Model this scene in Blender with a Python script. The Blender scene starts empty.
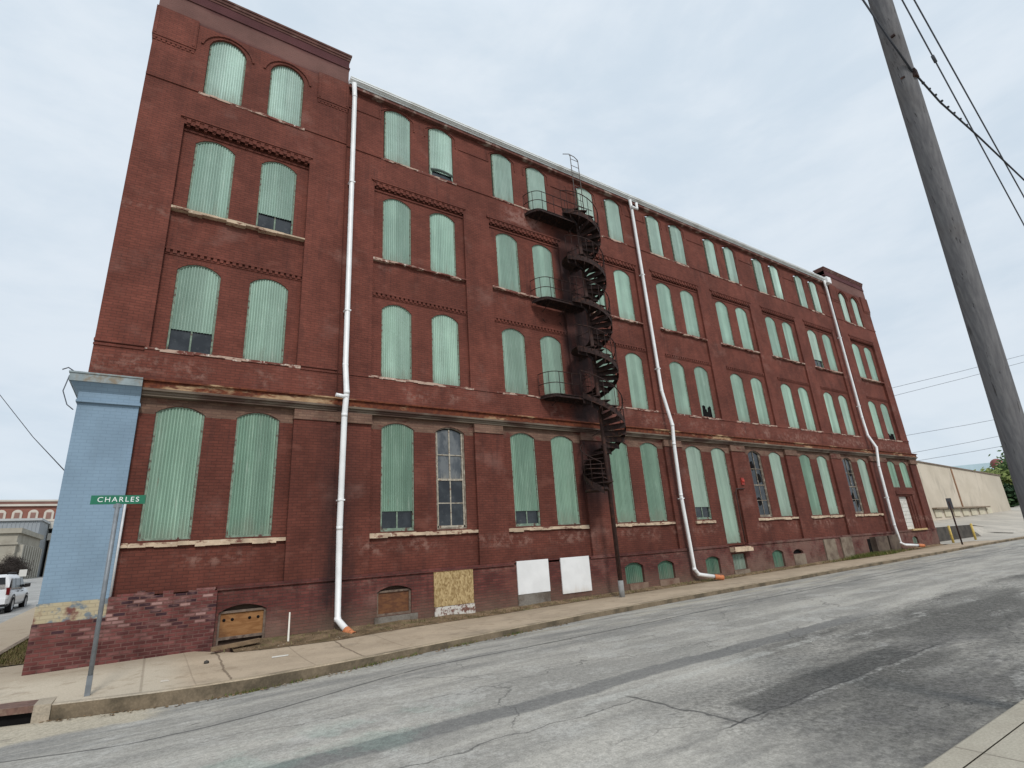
import bpy, math, random
from math import sin, cos, pi, sqrt, radians
from mathutils import Vector, Matrix
random.seed(7)
S = bpy.context.scene
COL = S.collection

# ------------------------------------------------------------------ camera
CAM = Vector((0.0, -15.0, 1.6))
CR = Vector((0.83896228, -0.54034289, -0.06458985))
CU = Vector((-0.11323387, -0.28942774, 0.95047865))
CF = Vector((0.53227848, 0.79010198, 0.30400408))
FPX = 522.39
def at(px, py, w):
    return CAM + (CF + CR * ((px - 512) / FPX) + CU * ((384 - py) / FPX)) * w
cd = bpy.data.cameras.new("camera"); cam = bpy.data.objects.new("camera", cd); COL.objects.link(cam)
cd.sensor_width = 36.0; cd.lens = FPX / 1024 * 36.0; cd.clip_start = 0.05; cd.clip_end = 3000
M = Matrix(((CR.x, CU.x, -CF.x, CAM.x), (CR.y, CU.y, -CF.y, CAM.y), (CR.z, CU.z, -CF.z, CAM.z), (0, 0, 0, 1)))
cam.matrix_world = M
S.camera = cam

# ------------------------------------------------------------------ node helper
class X:
    def __init__(s, n, k): s.n = n; s.k = k
    def __add__(a, b): return a.n.m('ADD', a, b)
    def __radd__(a, b): return a.n.m('ADD', b, a)
    def __sub__(a, b): return a.n.m('SUBTRACT', a, b)
    def __rsub__(a, b): return a.n.m('SUBTRACT', b, a)
    def __mul__(a, b): return a.n.m('MULTIPLY', a, b)
    __rmul__ = __mul__
    def __truediv__(a, b): return a.n.m('DIVIDE', a, b)
class NT:
    def __init__(s, tree): s.t = tree; s._p = None
    def node(s, t): return s.t.nodes.new(t)
    def put(s, sock, v):
        if isinstance(v, X): s.t.links.new(v.k, sock)
        elif isinstance(v, (tuple, list)):
            sock.default_value = (*v, 1.0) if (len(v) == 3 and len(sock.default_value) == 4) else tuple(v)
        else: sock.default_value = v
    def m(s, op, a, b=None, clamp=False):
        n = s.node('ShaderNodeMath'); n.operation = op; n.use_clamp = clamp
        s.put(n.inputs[0], a)
        if b is not None: s.put(n.inputs[1], b)
        return X(s, n.outputs[0])
    def mx(s, a, b): return s.m('MAXIMUM', a, b)
    def mn(s, a, b): return s.m('MINIMUM', a, b)
    def ab(s, a): return s.m('ABSOLUTE', a)
    def clamp(s, a): return s.m('ADD', a, 0.0, True)
    def step(s, a, lo, hi, o0=0.0, o1=1.0):
        n = s.node('ShaderNodeMapRange'); n.interpolation_type = 'SMOOTHSTEP'
        if lo > hi: lo, hi, o0, o1 = hi, lo, o1, o0
        s.put(n.inputs['Value'], a); s.put(n.inputs['From Min'], lo); s.put(n.inputs['From Max'], hi)
        s.put(n.inputs['To Min'], o0); s.put(n.inputs['To Max'], o1)
        return X(s, n.outputs[0])
    def box(s, a, lo, hi, soft):
        return s.step(a, lo - soft, lo + soft) * s.step(a, hi + soft, hi - soft)
    def pos(s):
        if s._p is None:
            n = s.node('ShaderNodeNewGeometry'); s._p = X(s, n.outputs['Position'])
            q = s.node('ShaderNodeSeparateXYZ'); s.put(q.inputs[0], s._p)
            s.px, s.py, s.pz = (X(s, q.outputs[i]) for i in range(3))
        return s._p
    def uv(s):
        n = s.node('ShaderNodeTexCoord'); return X(s, n.outputs['UV'])
    def objc(s):
        n = s.node('ShaderNodeTexCoord'); return X(s, n.outputs['Object'])
    def uvx(s, v, i):
        q = s.node('ShaderNodeSeparateXYZ'); s.put(q.inputs[0], v); return X(s, q.outputs[i])
    def rnd(s):
        n = s.node('ShaderNodeObjectInfo'); return X(s, n.outputs['Random'])
    def vm(s, v, sc):
        n = s.node('ShaderNodeVectorMath'); n.operation = 'MULTIPLY'; s.put(n.inputs[0], v); n.inputs[1].default_value = sc
        return X(s, n.outputs[0])
    def comb(s, a, b, c):
        n = s.node('ShaderNodeCombineXYZ'); s.put(n.inputs[0], a); s.put(n.inputs[1], b); s.put(n.inputs[2], c); return X(s, n.outputs[0])
    def noise(s, v=None, scale=1.0, det=3.0, rough=0.55, dist=0.0):
        n = s.node('ShaderNodeTexNoise'); s.put(n.inputs['Vector'], v if v is not None else s.pos())
        s.put(n.inputs['Scale'], scale); n.inputs['Detail'].default_value = det
        n.inputs['Roughness'].default_value = rough; n.inputs['Distortion'].default_value = dist
        return X(s, n.outputs['Fac'])
    def vor(s, v, scale, feat='F1', out='Distance'):
        n = s.node('ShaderNodeTexVoronoi'); n.feature = feat; s.put(n.inputs['Vector'], v); n.inputs['Scale'].default_value = scale
        return X(s, n.outputs[out])
    def mix(s, f, a, b, mode='MIX'):
        n = s.node('ShaderNodeMix'); n.data_type = 'RGBA'; n.blend_type = mode
        s.put(n.inputs[0], f); s.put(n.inputs[6], a); s.put(n.inputs[7], b)
        return X(s, n.outputs[2])
    def val(s, c, f):   # colour times a scalar
        n = s.node('ShaderNodeVectorMath'); n.operation = 'SCALE'; s.put(n.inputs[0], c); s.put(n.inputs['Scale'], f)
        return X(s, n.outputs[0])
    def brick(s, v, c1, c2, mo, bw=.215, rh=.075, ms=.009, bias=0.0):
        n = s.node('ShaderNodeTexBrick'); s.put(n.inputs['Vector'], v)
        s.put(n.inputs['Color1'], c1); s.put(n.inputs['Color2'], c2); s.put(n.inputs['Mortar'], mo)
        n.inputs['Scale'].default_value = 1.0; n.inputs['Mortar Size'].default_value = ms; n.inputs['Bias'].default_value = bias
        n.inputs['Mortar Smooth'].default_value = .2
        n.inputs['Brick Width'].default_value = bw; n.inputs['Row Height'].default_value = rh
        return X(s, n.outputs['Color']), X(s, n.outputs['Fac'])

def mat(name, fn, rough=.85, metal=0.0, spec=.3, bump=.3, bdist=.01):
    m = bpy.data.materials.new(name); m.use_nodes = True; t = m.node_tree; t.nodes.clear()
    n = NT(t); out = n.node('ShaderNodeOutputMaterial'); b = n.node('ShaderNodeBsdfPrincipled')
    t.links.new(b.outputs[0], out.inputs[0])
    r = fn(n); h = None
    if isinstance(r, tuple) and len(r) == 2 and isinstance(r[1], X): r, h = r
    n.put(b.inputs['Base Color'], r); n.put(b.inputs['Roughness'], rough)
    b.inputs['Metallic'].default_value = metal; b.inputs['Specular IOR Level'].default_value = spec
    if h is not None:
        k = n.node('ShaderNodeBump'); k.inputs['Strength'].default_value = bump; k.inputs['Distance'].default_value = bdist
        n.put(k.inputs['Height'], h); t.links.new(k.outputs[0], b.inputs['Normal'])
    return m

def plain(name, c, var=.15, sc=6.0, rough=.8, metal=0.0, spec=.3, dirt=None, dsc=2.0):
    def f(n):
        p = n.objc()
        a = n.noise(p, sc, 4)
        col = n.val(n.mix(0.0, c, c), n.step(a, .25, .75, 1 - var, 1 + var))
        if dirt: col = n.mix(n.step(n.noise(p, dsc, 5, .65), .5, .68), col, dirt)
        return col, n.noise(p, sc * 5, 3)
    return mat(name, f, rough, metal, spec, .15, .005)

# brick of the warehouse: painted dark red, with the stains it carries and stair shade in the colour
def f_brick(n, c1=(.164, .051, .035), c2=(.138, .042, .0295), mo=(.104, .037, .027), dusty=0.0, pale=(.30, .17, .14)):
    P = n.pos(); uv = n.uv(); z0 = n.pz
    col, fac = n.brick(uv, c1, c2, mo)
    big = n.noise(P, .45, 4, .6); mid = n.noise(n.vm(P, (1.5, 1.5, .8)), 1.6, 4, .6)
    fine = n.noise(n.vm(P, (3, 3, 14)), 1.5, 3, .6)
    col = n.val(col, n.step(big, .3, .7, .82, 1.2) * n.step(mid, .25, .75, .86, 1.15) * n.step(fine, .2, .8, .88, 1.12))
    streak = n.noise(n.vm(P, (5.0, 5.0, .7)), 1.0, 4, .65)
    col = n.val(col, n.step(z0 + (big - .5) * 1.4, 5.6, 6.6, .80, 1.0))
    # faded dusty patches
    col = n.mix(n.step(n.noise(n.vm(P, (.7, .7, .9)), .9, 5, .62), .56, .78, 0, .35 + dusty), col, pale)
    pr = n.box(n.px, 10.2, 12.0, .35) * n.box(z0 + (mid - .5) * .8, 14.25, 15.05, .2)
    col = n.mix(n.clamp(pr * n.step(n.noise(P, 5, 4, .7), .38, .58) * .8), col, (.27, .145, .12))
    col = n.mix(n.step(streak, .50, .72) * n.step(n.noise(P, .5, 3), .40, .6) * .45, col, (.050, .022, .019))
    col = n.mix(n.step(n.noise(n.vm(P, (.8, .8, 1.3)), 1.1, 5, .65), .57, .72) * .5, col, (.19, .075, .055))
    # efflorescence hanging under the stone sills and the cornice
    z = n.pz
    e = n.box(z, 1.75, 2.12, .13) + n.box(z, 6.25, 6.72, .16) + n.box(z, 10.75, 11.0, .12) * .6 + n.box(z, 1.0, 1.16, .12) * .8
    e = e * n.step(n.noise(n.vm(P, (3, 3, 3.4)), 1.6, 5, .68), .44, .66) * n.step(n.noise(P, .7, 3), .42, .6)
    col = n.mix(n.clamp(e * .5), col, (.33, .20, .16))
    # soot along the drainpipes; rust plus painted stair shade behind the fire escape
    d1 = n.step(n.ab(n.px - 3.95), .7, .05) * n.step(z, 9.5, 0.2)
    d2 = n.step(n.ab(n.px - 18.05), .6, .05) * n.step(z, 9.0, .4) * .8
    d3 = n.step(n.ab(n.px - 36.4), .7, .05) * n.step(z, 8.0, 3.0) * .7
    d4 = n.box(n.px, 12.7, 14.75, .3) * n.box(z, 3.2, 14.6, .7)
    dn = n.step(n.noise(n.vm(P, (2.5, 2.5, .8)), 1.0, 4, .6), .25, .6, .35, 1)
    col = n.mix(n.clamp((d1 + d2 + d3) * dn * .8), col, (.016, .013, .014))
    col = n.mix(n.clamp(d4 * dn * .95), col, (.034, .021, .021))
    # damp dust splashed at the foot of the wall
    foot = n.step(z + (n.noise(P, 2.0, 4) - .5) * .7, .75, -.15)
    col = n.mix(foot * .55, col, (.17, .125, .09))
    if dusty: col = n.mix(n.step(n.px, 14, 24) * n.step(n.noise(P, 1.6, 5, .65), .36, .62) * .6, col, (.20, .125, .10))
    h = fac * -1.0 + n.noise(P, 22, 3) * .5
    return col, h
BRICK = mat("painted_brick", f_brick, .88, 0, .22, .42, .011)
BASEBRICK = mat("basement_brick", lambda n: f_brick(n, (.175, .056, .046), (.115, .036, .032), (.10, .05, .042), .15), .9, 0, .2, .6, .013)
def f_tan(n):      # bleached bricks above the ground floor arches, on capitals and the frieze
    P = n.pos(); col, fac = n.brick(n.uv(), (.205, .125, .088), (.150, .085, .062), (.14, .085, .065))
    col = n.val(col, n.step(n.noise(P, 1.3, 4), .3, .7, .8, 1.2))
    col = n.mix(n.step(n.noise(n.vm(P, (1, 1, 2)), 1.4, 5, .6) - n.step(n.px, 9, 4) * .06, .52, .70), col, (.115, .036, .028))
    return col, fac * -1.0
TANBRICK = mat("bleached_brick", f_tan, .9, 0, .2, .5, .012)
def f_parapet(n):
    P = n.pos(); col, fac = n.brick(n.uv(), (.125, .047, .042), (.092, .034, .032), (.10, .05, .045))
    z = n.pz
    col = n.mix(n.step(z + (n.noise(P, 1.5, 4) - .5) * .25, 18.42, 18.52) * .7, col, (.095, .036, .040))
    col = n.mix(n.box(z + (n.noise(P, 1.2, 4) - .5) * .3, 17.78, 18.44, .1) * .65, col, (.19, .105, .088))
    return n.val(col, n.step(n.noise(P, .7, 3), .3, .7, .85, 1.15)), fac * -1.0
PARAPET = mat("weathered_parapet_brick", f_parapet, .9, 0, .2, .5, .012)
def f_rough(n):    # unpainted rubble brick of the plinth: each brick has its own tone
    P = n.pos(); uv = n.uv()
    bwv = n.noise(n.vm(uv, (1, 1, 0)), 3, 3)
    r, fac = n.brick(uv, (0, 0, 0), (1, 1, 1), (.5, .5, .5), ms=.012)
    r2, _ = n.brick(n.comb(n.m('ADD', n.uvx(uv, 0), 7.31), n.m('ADD', n.uvx(uv, 1), 15.0), 0.0), (0, 0, 0), (1, 1, 1), (.5, .5, .5), ms=.0)
    v = n.uvx(r, 0); v2 = n.uvx(r2, 0)
    top = n.step(n.pz + (n.noise(P, 1.2, 3) - .5) * .6, .30, .75)
    col = n.mix(n.step(v, .1, .9), (.100, .032, .029), (.165, .056, .050))
    col = n.mix(n.step(v, .84, .9) * (top * .75 + .15), col, (.33, .20, .18))
    col = n.mix(n.step(v, .34, .26) * (top * .8 + .1), col, (.040, .022, .028))
    col = n.mix(n.step(n.noise(n.vm(P, (1, 1, 2.5)), 2.2, 4), .5, .66) * (top * .55 + .08), col, (.27, .15, .135))
    col = n.mix(fac * .7, col, (.15, .085, .072))
    col = n.val(col, n.step(n.noise(P, 3, 4), .3, .7, .8, 1.2))
    return col, fac * -1.0 + n.noise(P, 12, 4) * .8
ROUGH = mat("rough_plinth_brick", f_rough, .92, 0, .2, .9, .02)
def f_blue(n):
    P = n.pos(); col, fac = n.brick(n.uv(), (.205, .292, .375), (.197, .281, .362), (.178, .255, .33))
    col = n.val(col, n.step(n.noise(P, 1.1, 4), .3, .7, .9, 1.09))
    g = n.step(n.noise(n.vm(P, (5, 5, .7)), 1, 4), .52, .72) * .25
    return n.mix(g, col, (.18, .25, .31)), fac * -1.0 + n.noise(P, 25, 2) * .3
BLUE = mat("blue_painted_brick", f_blue, .7, 0, .3, .22, .006)
def f_yel(n):
    P = n.pos(); col, fac = n.brick(n.uv(), (.45, .385, .26), (.41, .345, .225), (.37, .31, .21))
    col = n.mix(n.step(n.noise(P, 5, 4), .5, .62), col, (.17, .20, .22))
    col = n.mix(n.step(n.noise(P, 3.3, 5) + (n.pz - .95) * -.6, .52, .66), col, (.16, .06, .05))
    return col, fac * -1.0
YEL = mat("yellowed_patch_brick", f_yel, .85, 0, .2, .5, .012)
def f_stone(n, base=(.50, .385, .275), dirt=(.17, .075, .055)):
    P = n.pos()
    c = n.val(n.mix(0.0, base, base), n.step(n.noise(P, 3, 4), .3, .7, .8, 1.2))
    c = n.mix(n.step(n.noise(n.vm(P, (2.2, 2.2, 5)), 1.3, 5, .7), .53, .64), c, dirt)
    c = n.mix(n.step(n.noise(P, 9, 4, .7), .6, .7), c, (.62, .53, .42))
    return c, n.noise(P, 14, 4)
SILL = mat("sandstone_sill", lambda n: f_stone(n), .9, 0, .2, .5, .02)
def f_sillup(n):
    P = n.pos(); a = n.noise(n.vm(P, (1.3, 1.3, 4)), 1.5, 5, .7)
    c = n.mix(n.step(a, .46, .56), (.155, .055, .042), (.46, .33, .26))
    return n.mix(n.step(n.noise(P, 6, 4, .7), .58, .66), c, (.62, .54, .46)), n.noise(P, 14, 4)
SILLUP = mat("worn_sandstone_sill", lambda n: f_sillup(n), .9, 0, .2, .5, .02)
def f_ledge(n):   # rusted cornice band
    P = n.pos(); z = n.pz
    a = n.noise(n.vm(P, (.55, .55, 2)), 1.3, 5, .68)
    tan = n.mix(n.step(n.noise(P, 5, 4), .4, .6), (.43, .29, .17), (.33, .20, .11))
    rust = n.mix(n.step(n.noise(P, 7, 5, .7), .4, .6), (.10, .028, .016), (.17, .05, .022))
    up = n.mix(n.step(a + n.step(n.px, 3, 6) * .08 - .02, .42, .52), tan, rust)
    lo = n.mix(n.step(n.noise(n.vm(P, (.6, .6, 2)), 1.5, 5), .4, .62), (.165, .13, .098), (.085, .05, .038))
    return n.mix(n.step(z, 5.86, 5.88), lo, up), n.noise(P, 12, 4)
LEDGE = mat("rusted_cornice_metal", f_ledge, .85, 0, .25, .4, .01)
def f_shut(n, c=(.365, .51, .415), d=(.295, .425, .34), rib=.068):
    P = n.pos(); r = n.rnd(); ox = n.uvx(n.objc(), 0)
    g = n.m('SINE', (ox + .5005) * (2 * pi / rib))
    st = n.noise(n.vm(P, (3.5, 3.5, .3)), 1.0, 4, .6)
    sheet = n.step(n.noise(n.vm(P, (2.4, 2.4, .02)), 1.0, 1), .4, .6, .86, 1.09)
    col = n.mix(n.step(st, .35, .68), d, c)
    col = n.val(col, sheet * n.step(r, 0, 1, .78, 1.14) * n.step(n.noise(P, 1.2, 3), .3, .7, .93, 1.06))
    col = n.mix(n.step(r, .62, .95) * .5, col, n.val((.40, .45, .40), n.step(st, .3, .7, .75, 1.1)))
    # groove shade painted into the sheet colour, mottled by noise
    col = n.mix(n.step(g, .1, .9) * n.step(n.noise(n.vm(P, (1.5, 1.5, .6)), 1.3, 4), .25, .6, .22, .58), col, tuple(v * .5 for v in d))
    w = n.step(n.noise(n.vm(P, (14, 14, 1.2)), 1.0, 4, .7), .58, .74) * .3
    col = n.mix(w, col, (.56, .62, .54))
    ru = n.step(n.noise(n.vm(P, (12, 12, .9)), 1.3, 5, .7), .62, .74)
    oz = n.uvx(n.objc(), 2)
    lowd = n.step(oz + (n.noise(n.vm(P, (6, 6, .8)), 1.0, 4) - .5) * 1.3, .55, -.1)
    col = n.mix(lowd * .45, col, (.20, .20, .15))
    return n.mix(ru * .5, col, (.22, .14, .09)), n.noise(P, 20, 2)
SHUT = mat("pale_green_corrugated_sheet", lambda n: f_shut(n), .6, 0, .35, .1, .003)
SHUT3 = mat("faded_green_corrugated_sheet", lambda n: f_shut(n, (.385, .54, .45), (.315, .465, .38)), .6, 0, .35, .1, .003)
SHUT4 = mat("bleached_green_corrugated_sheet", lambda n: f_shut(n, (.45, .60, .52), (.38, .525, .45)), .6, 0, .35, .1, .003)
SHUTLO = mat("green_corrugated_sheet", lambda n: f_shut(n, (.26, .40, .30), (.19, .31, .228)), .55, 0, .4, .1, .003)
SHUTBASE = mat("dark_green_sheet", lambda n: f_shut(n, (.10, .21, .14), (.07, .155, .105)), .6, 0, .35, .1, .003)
FRAME = plain("faded_green_frame", (.19, .25, .19), .3, 8, .8, dirt=(.10, .05, .04), dsc=6)
FRAMED = plain('dark_weathered_frame', (.19, .155, .12), .3, 9, .85, dirt=(.40, .35, .28), dsc=5)
FRAMEW = plain("peeling_cream_frame", (.40, .36, .29), .3, 9, .8, dirt=(.16, .09, .06), dsc=7)
def f_glass(n):
    P = n.pos()
    c = n.mix(n.step(n.noise(P, 2.2, 4), .4, .65), (.012, .015, .019), (.032, .037, .042))
    return n.mix(n.step(n.noise(P, 9, 4), .6, .75) * .3, c, (.16, .16, .15))
GLASS = mat("dusty_dark_glass", f_glass, .16, 0, .5)
def f_dust(n):
    P = n.pos(); c = n.mix(n.step(n.noise(n.vm(P, (2, 2, 1)), 2.0, 4), .4, .6), (.065, .075, .085), (.14, .15, .155))
    c = n.mix(n.step(n.pz, 4.15, 3.75) * n.step(n.noise(n.vm(P, (9, 9, 1)), 1, 3), .35, .6), c, (.30, .28, .235))
    return c
DUST = mat("whitened_dusty_glass", f_dust, .35, 0, .4)
OLDWOOD = plain('dark_old_boards', (.055, .035, .024), .3, 8, .9)
OLDFRAME = plain('grey_brown_old_frame', (.17, .125, .095), .3, 8, .9, dirt=(.08, .05, .04), dsc=6)
DARK = plain("dark_opening", (.012, .011, .011), .2, 4, .95, spec=.05)
CAPSTONE = plain("dark_brick_coping", (.115, .052, .042), .25, 3, .9, dirt=(.17, .11, .09), dsc=1.5)
WHITEP = plain("white_gutter_paint", (.74, .75, .76), .05, 3, .35, spec=.5, dirt=None)
def f_pipe(n):
    P = n.pos(); c = n.val(n.mix(0., (.82, .82, .81), (.82, .82, .81)), n.step(n.noise(P, 2.5, 4), .3, .7, .92, 1.04))
    return n.mix(n.step(n.noise(n.vm(P, (10, 10, .6)), 1, 4), .60, .76) * .28, c, (.46, .43, .39))
PIPE = mat("white_drainpipe", f_pipe, .35, 0, .5)
ORANGE = plain("orange_clay_pipe", (.56, .20, .085), .2, 9, .75, dirt=(.30, .11, .06), dsc=8)
IRON = plain("rusty_black_iron", (.034, .021, .019), .4, 12, .85, .0, .2, dirt=(.085, .038, .027), dsc=7)
IRONLT = plain("rust_brown_iron", (.05, .028, .024), .3, 10, .8, 0, .25, dirt=(.09, .04, .028), dsc=6)
PALEMETAL = plain("pale_bare_metal", (.55, .55, .55), .1, 8, .5, 0, .4)
GALV = plain("galvanised_steel", (.20, .215, .23), .15, 10, .5, .3, .4)
def f_ply(n):
    P = n.pos(); g = n.noise(n.vm(P, (2.5, 2.5, 9)), 1.4, 4, .6, 1.2)
    c = n.mix(n.step(g, .35, .65), (.22, .098, .035), (.30, .15, .060))
    k = n.noise(P, 2.2, 4); return n.mix(n.step(k, .5, .68) * .6, c, (.11, .05, .026)), g
PLYD = mat("dark_stained_plywood", lambda n: n.mix(n.step(n.noise(n.vm(n.pos(), (4, 4, 9)), 1.6, 4), .35, .65), (.105, .040, .018), (.165, .068, .026)), .6, 0, .35)
PLY = mat("weathered_orange_plywood", f_ply, .8, 0, .25, .2, .004)
def f_osb(n):
    P = n.pos(); a = n.vor(n.vm(P, (14, 14, 8)), 1.9, 'F1', 'Color')
    s = n.node('ShaderNodeSeparateXYZ'); n.put(s.inputs[0], a)
    c = n.mix(X(n, s.outputs[0]), (.25, .165, .07), (.50, .37, .19))
    return n.mix(n.step(n.noise(P, 6, 4), .55, .7) * .5, c, (.17, .105, .05)), n.noise(P, 25, 3)
OSB = mat("chipboard_panel", f_osb, .85, 0, .2, .3, .004)
def f_wb(n):
    P = n.pos(); c = n.val(n.mix(0., (.74, .74, .73), (.74, .74, .73)), n.step(n.noise(P, 2, 4), .3, .7, .94, 1.04))
    return n.mix(n.step(n.pz + n.noise(n.vm(P, (4, 4, .6)), 1.5, 4) * .5, .62, .3) * .5, c, (.50, .42, .33)), n.noise(P, 18, 3)
WBOARD = mat("white_painted_board", f_wb, .7, 0, .3, .1, .003)
def f_conc(n, c=(.225, .18, .135), d=(.13, .095, .072)):
    P = n.pos(); col = n.mix(n.step(n.noise(P, 1.7, 5, .62), .4, .66), c, d)
    return n.val(col, n.step(n.noise(P, 28, 3), .3, .7, .88, 1.12)), n.noise(P, 30, 4)
CONC = mat("stained_concrete", lambda n: f_conc(n), .92, 0, .2, .3, .006)
CONCG = mat("grey_concrete_block", lambda n: f_conc(n, (.20, .18, .155), (.11, .088, .07)), .92, 0, .2, .3, .006)
HATCH = mat('brown_stained_hatch', lambda n: f_conc(n, (.125, .095, .072), (.07, .05, .04)), .9, 0, .2, .3, .006)
CONCT = mat("tan_concrete_infill", lambda n: f_conc(n, (.215, .15, .11), (.14, .075, .055)), .92, 0, .2, .3, .006)
def f_wp(n):
    P = n.pos(); return n.mix(n.step(n.noise(P, 6, 5, .7), .48, .58), (.56, .53, .48), (.17, .085, .065)), n.noise(P, 15, 3)
PEELW = mat("peeling_whitewash", f_wp, .9, 0, .2, .3, .006)
YWOOD = plain("yellowed_timber", (.50, .36, .18), .2, 7, .8, dirt=(.3, .19, .09), dsc=5)

# ------------------------------------------------------------------ mesh builder
class MB:
    def __init__(s): s.v = []; s.f = []; s.sm = []
    def quad(s, *p):
        k = len(s.v); s.v += [tuple(q) for q in p]; s.f.append(tuple(range(k, k + len(p)))); s.sm.append(False); return s
    def box(s, x0, x1, y0, y1, z0, z1):
        k = len(s.v)
        s.v += [(x, y, z) for z in (z0, z1) for x, y in ((x0, y0), (x1, y0), (x1, y1), (x0, y1))]
        for f in ((0, 3, 2, 1), (4, 5, 6, 7), (0, 1, 5, 4), (1, 2, 6, 5), (2, 3, 7, 6), (3, 0, 4, 7)):
            s.f.append(tuple(k + i for i in f)); s.sm.append(False)
        return s
    def hexa(s, c8):
        k = len(s.v); s.v += [tuple(c) for c in c8]
        for f in ((0, 3, 2, 1), (4, 5, 6, 7), (0, 1, 5, 4), (1, 2, 6, 5), (2, 3, 7, 6), (3, 0, 4, 7)):
            s.f.append(tuple(k + i for i in f)); s.sm.append(False)
        return s
    def tube(s, pts, r, n=8, caps=True):
        pts = [Vector(p) for p in pts]; rs = r if isinstance(r, (list, tuple)) else [r] * len(pts)
        base = len(s.v); prev = None
        for i, p in enumerate(pts):
            d = ((pts[min(i + 1, len(pts) - 1)] - p).normalized() + (p - pts[max(i - 1, 0)]).normalized())
            if d.length < 1e-6: d = Vector((0, 0, 1))
            d.normalize()
            a = prev if prev is not None else (Vector((0, 0, 1)) if abs(d.z) < .9 else Vector((1, 0, 0)))
            u = (a - d * a.dot(d)); 
            if u.length < 1e-5: u = d.orthogonal()
            u.normalize(); w = d.cross(u); prev = u
            for k in range(n):
                t = 2 * pi * k / n; q = p + (u * cos(t) + w * sin(t)) * rs[i]; s.v.append(tuple(q))
        for i in range(len(pts) - 1):
            for k in range(n):
                a = base + i * n + k; b = base + i * n + (k + 1) % n
                s.f.append((a, b, b + n, a + n)); s.sm.append(True)
        if caps:
            s.f.append(tuple(base + k for k in reversed(range(n)))); s.sm.append(False)
            e = base + (len(pts) - 1) * n; s.f.append(tuple(e + k for k in range(n))); s.sm.append(False)
        return s
    def prism(s, poly, y0, y1):     # poly in (x,z) counter-clockwise seen from -y
        k = len(s.v); n = len(poly)
        s.v += [(x, y0, z) for x, z in poly] + [(x, y1, z) for x, z in poly]
        s.f.append(tuple(k + i for i in range(n))); s.sm.append(False)
        s.f.append(tuple(k + n + i for i in reversed(range(n)))); s.sm.append(False)
        for i in range(n):
            j = (i + 1) % n; s.f.append((k + j, k + i, k + n + i, k + n + j)); s.sm.append(False)
        return s
    def slab(s, poly, z0, z1):      # poly in (x,y) ccw from above
        k = len(s.v); n = len(poly)
        s.v += [(x, y, z1) for x, y in poly] + [(x, y, z0) for x, y in poly]
        s.f.append(tuple(k + i for i in range(n))); s.sm.append(False)
        s.f.append(tuple(k + n + i for i in reversed(range(n)))); s.sm.append(False)
        for i in range(n):
            j = (i + 1) % n; s.f.append((k + i, k + n + i, k + n + j, k + j)); s.sm.append(False)
        return s
    def lathe(s, prof, c, n=14, axis='z'):
        k = len(s.v)
        for r, h in prof:
            for i in range(n):
                t = 2 * pi * i / n; a, b = r * cos(t), r * sin(t)
                s.v.append((c[0] + a, c[1] + b, c[2] + h) if axis == 'z' else ((c[0] + h, c[1] + a, c[2] + b) if axis == 'x' else (c[0] + a, c[1] + h, c[2] + b)))
        for j in range(len(prof) - 1):
            for i in range(n):
                a = k + j * n + i; b = k + j * n + (i + 1) % n
                s.f.append((a, b, b + n, a + n)); s.sm.append(True)
        return s

ORG = {}
def thing(name, loc, label, cat, group=None):
    o = bpy.data.objects.new(name, None); COL.objects.link(o); o.location = loc; o.empty_display_size = .2
    ORG[o.name] = Vector(loc); tag(o, label, cat, group); return o
def tag(o, label, cat, group=None):
    o['label'] = label; o['category'] = cat
    if group: o['group'] = group
    return o
def obj(name, mb, m, parent=None, origin=None, label=None, kind=None):
    po = ORG[parent.name] if parent else Vector((0, 0, 0))
    if origin is None: origin = po if parent else Vector((0, 0, 0))
    origin = Vector(origin)
    me = bpy.data.meshes.new(name)
    me.from_pydata([(x - origin.x, y - origin.y, z - origin.z) for x, y, z in mb.v], [], mb.f); me.update()
    uvl = me.uv_layers.new(name="uv"); V = mb.v
    for p in me.polygons:
        nx, ny, nz = (abs(c) for c in p.normal)
        for li in p.loop_indices:
            x, y, z = V[me.loops[li].vertex_index]
            uvl.data[li].uv = (x, y) if nz > .75 else ((y, z) if nx > ny else (x, z))
    me.polygons.foreach_set('use_smooth', mb.sm)
    me.materials.append(m)
    o = bpy.data.objects.new(name, me); COL.objects.link(o)
    o.parent = parent; o.location = origin - po; ORG[o.name] = origin
    if label: o['label'] = label
    if kind: o['kind'] = kind
    return o

# ------------------------------------------------------------------ terrain
def lerp(t, xs, ys):
    if t <= xs[0]: return ys[0]
    for i in range(len(xs) - 1):
        if t <= xs[i + 1]:
            k = (t - xs[i]) / (xs[i + 1] - xs[i]); return ys[i] + (ys[i + 1] - ys[i]) * k
    return ys[-1]
def sst(t, a, b):
    t = min(1, max(0, (t - a) / (b - a))); return t * t * (3 - 2 * t)
def H(x, y):      # pavement level
    a = lerp(x, [-400, -60, -8, -2, 5, 14, 20, 24, 35, 42, 52, 62, 100, 400], [-1.2, -.5, -.25, -.20, -.15, -.1, -.05, 0, .1, .2, .27, .42, 1.5, 5])
    a += .13 * sst(y, -3.4, -.5) * (1 - sst(x, 3, 9)) * sst(x, -8, -5)
    if y > 2:
        l = lerp(y, [2, 8, 20, 66, 135, 400], [0, .1, .55, 2.5, 3.6, 4.5]); a += l * (1 - sst(x, 2, 30))
    if y > -1.5: a += lerp(y, [-1.5, 1, 6, 30, 400], [0, .5, 1.35, 1.9, 5]) * sst(x, 54.5, 57.5)
    return a
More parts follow.
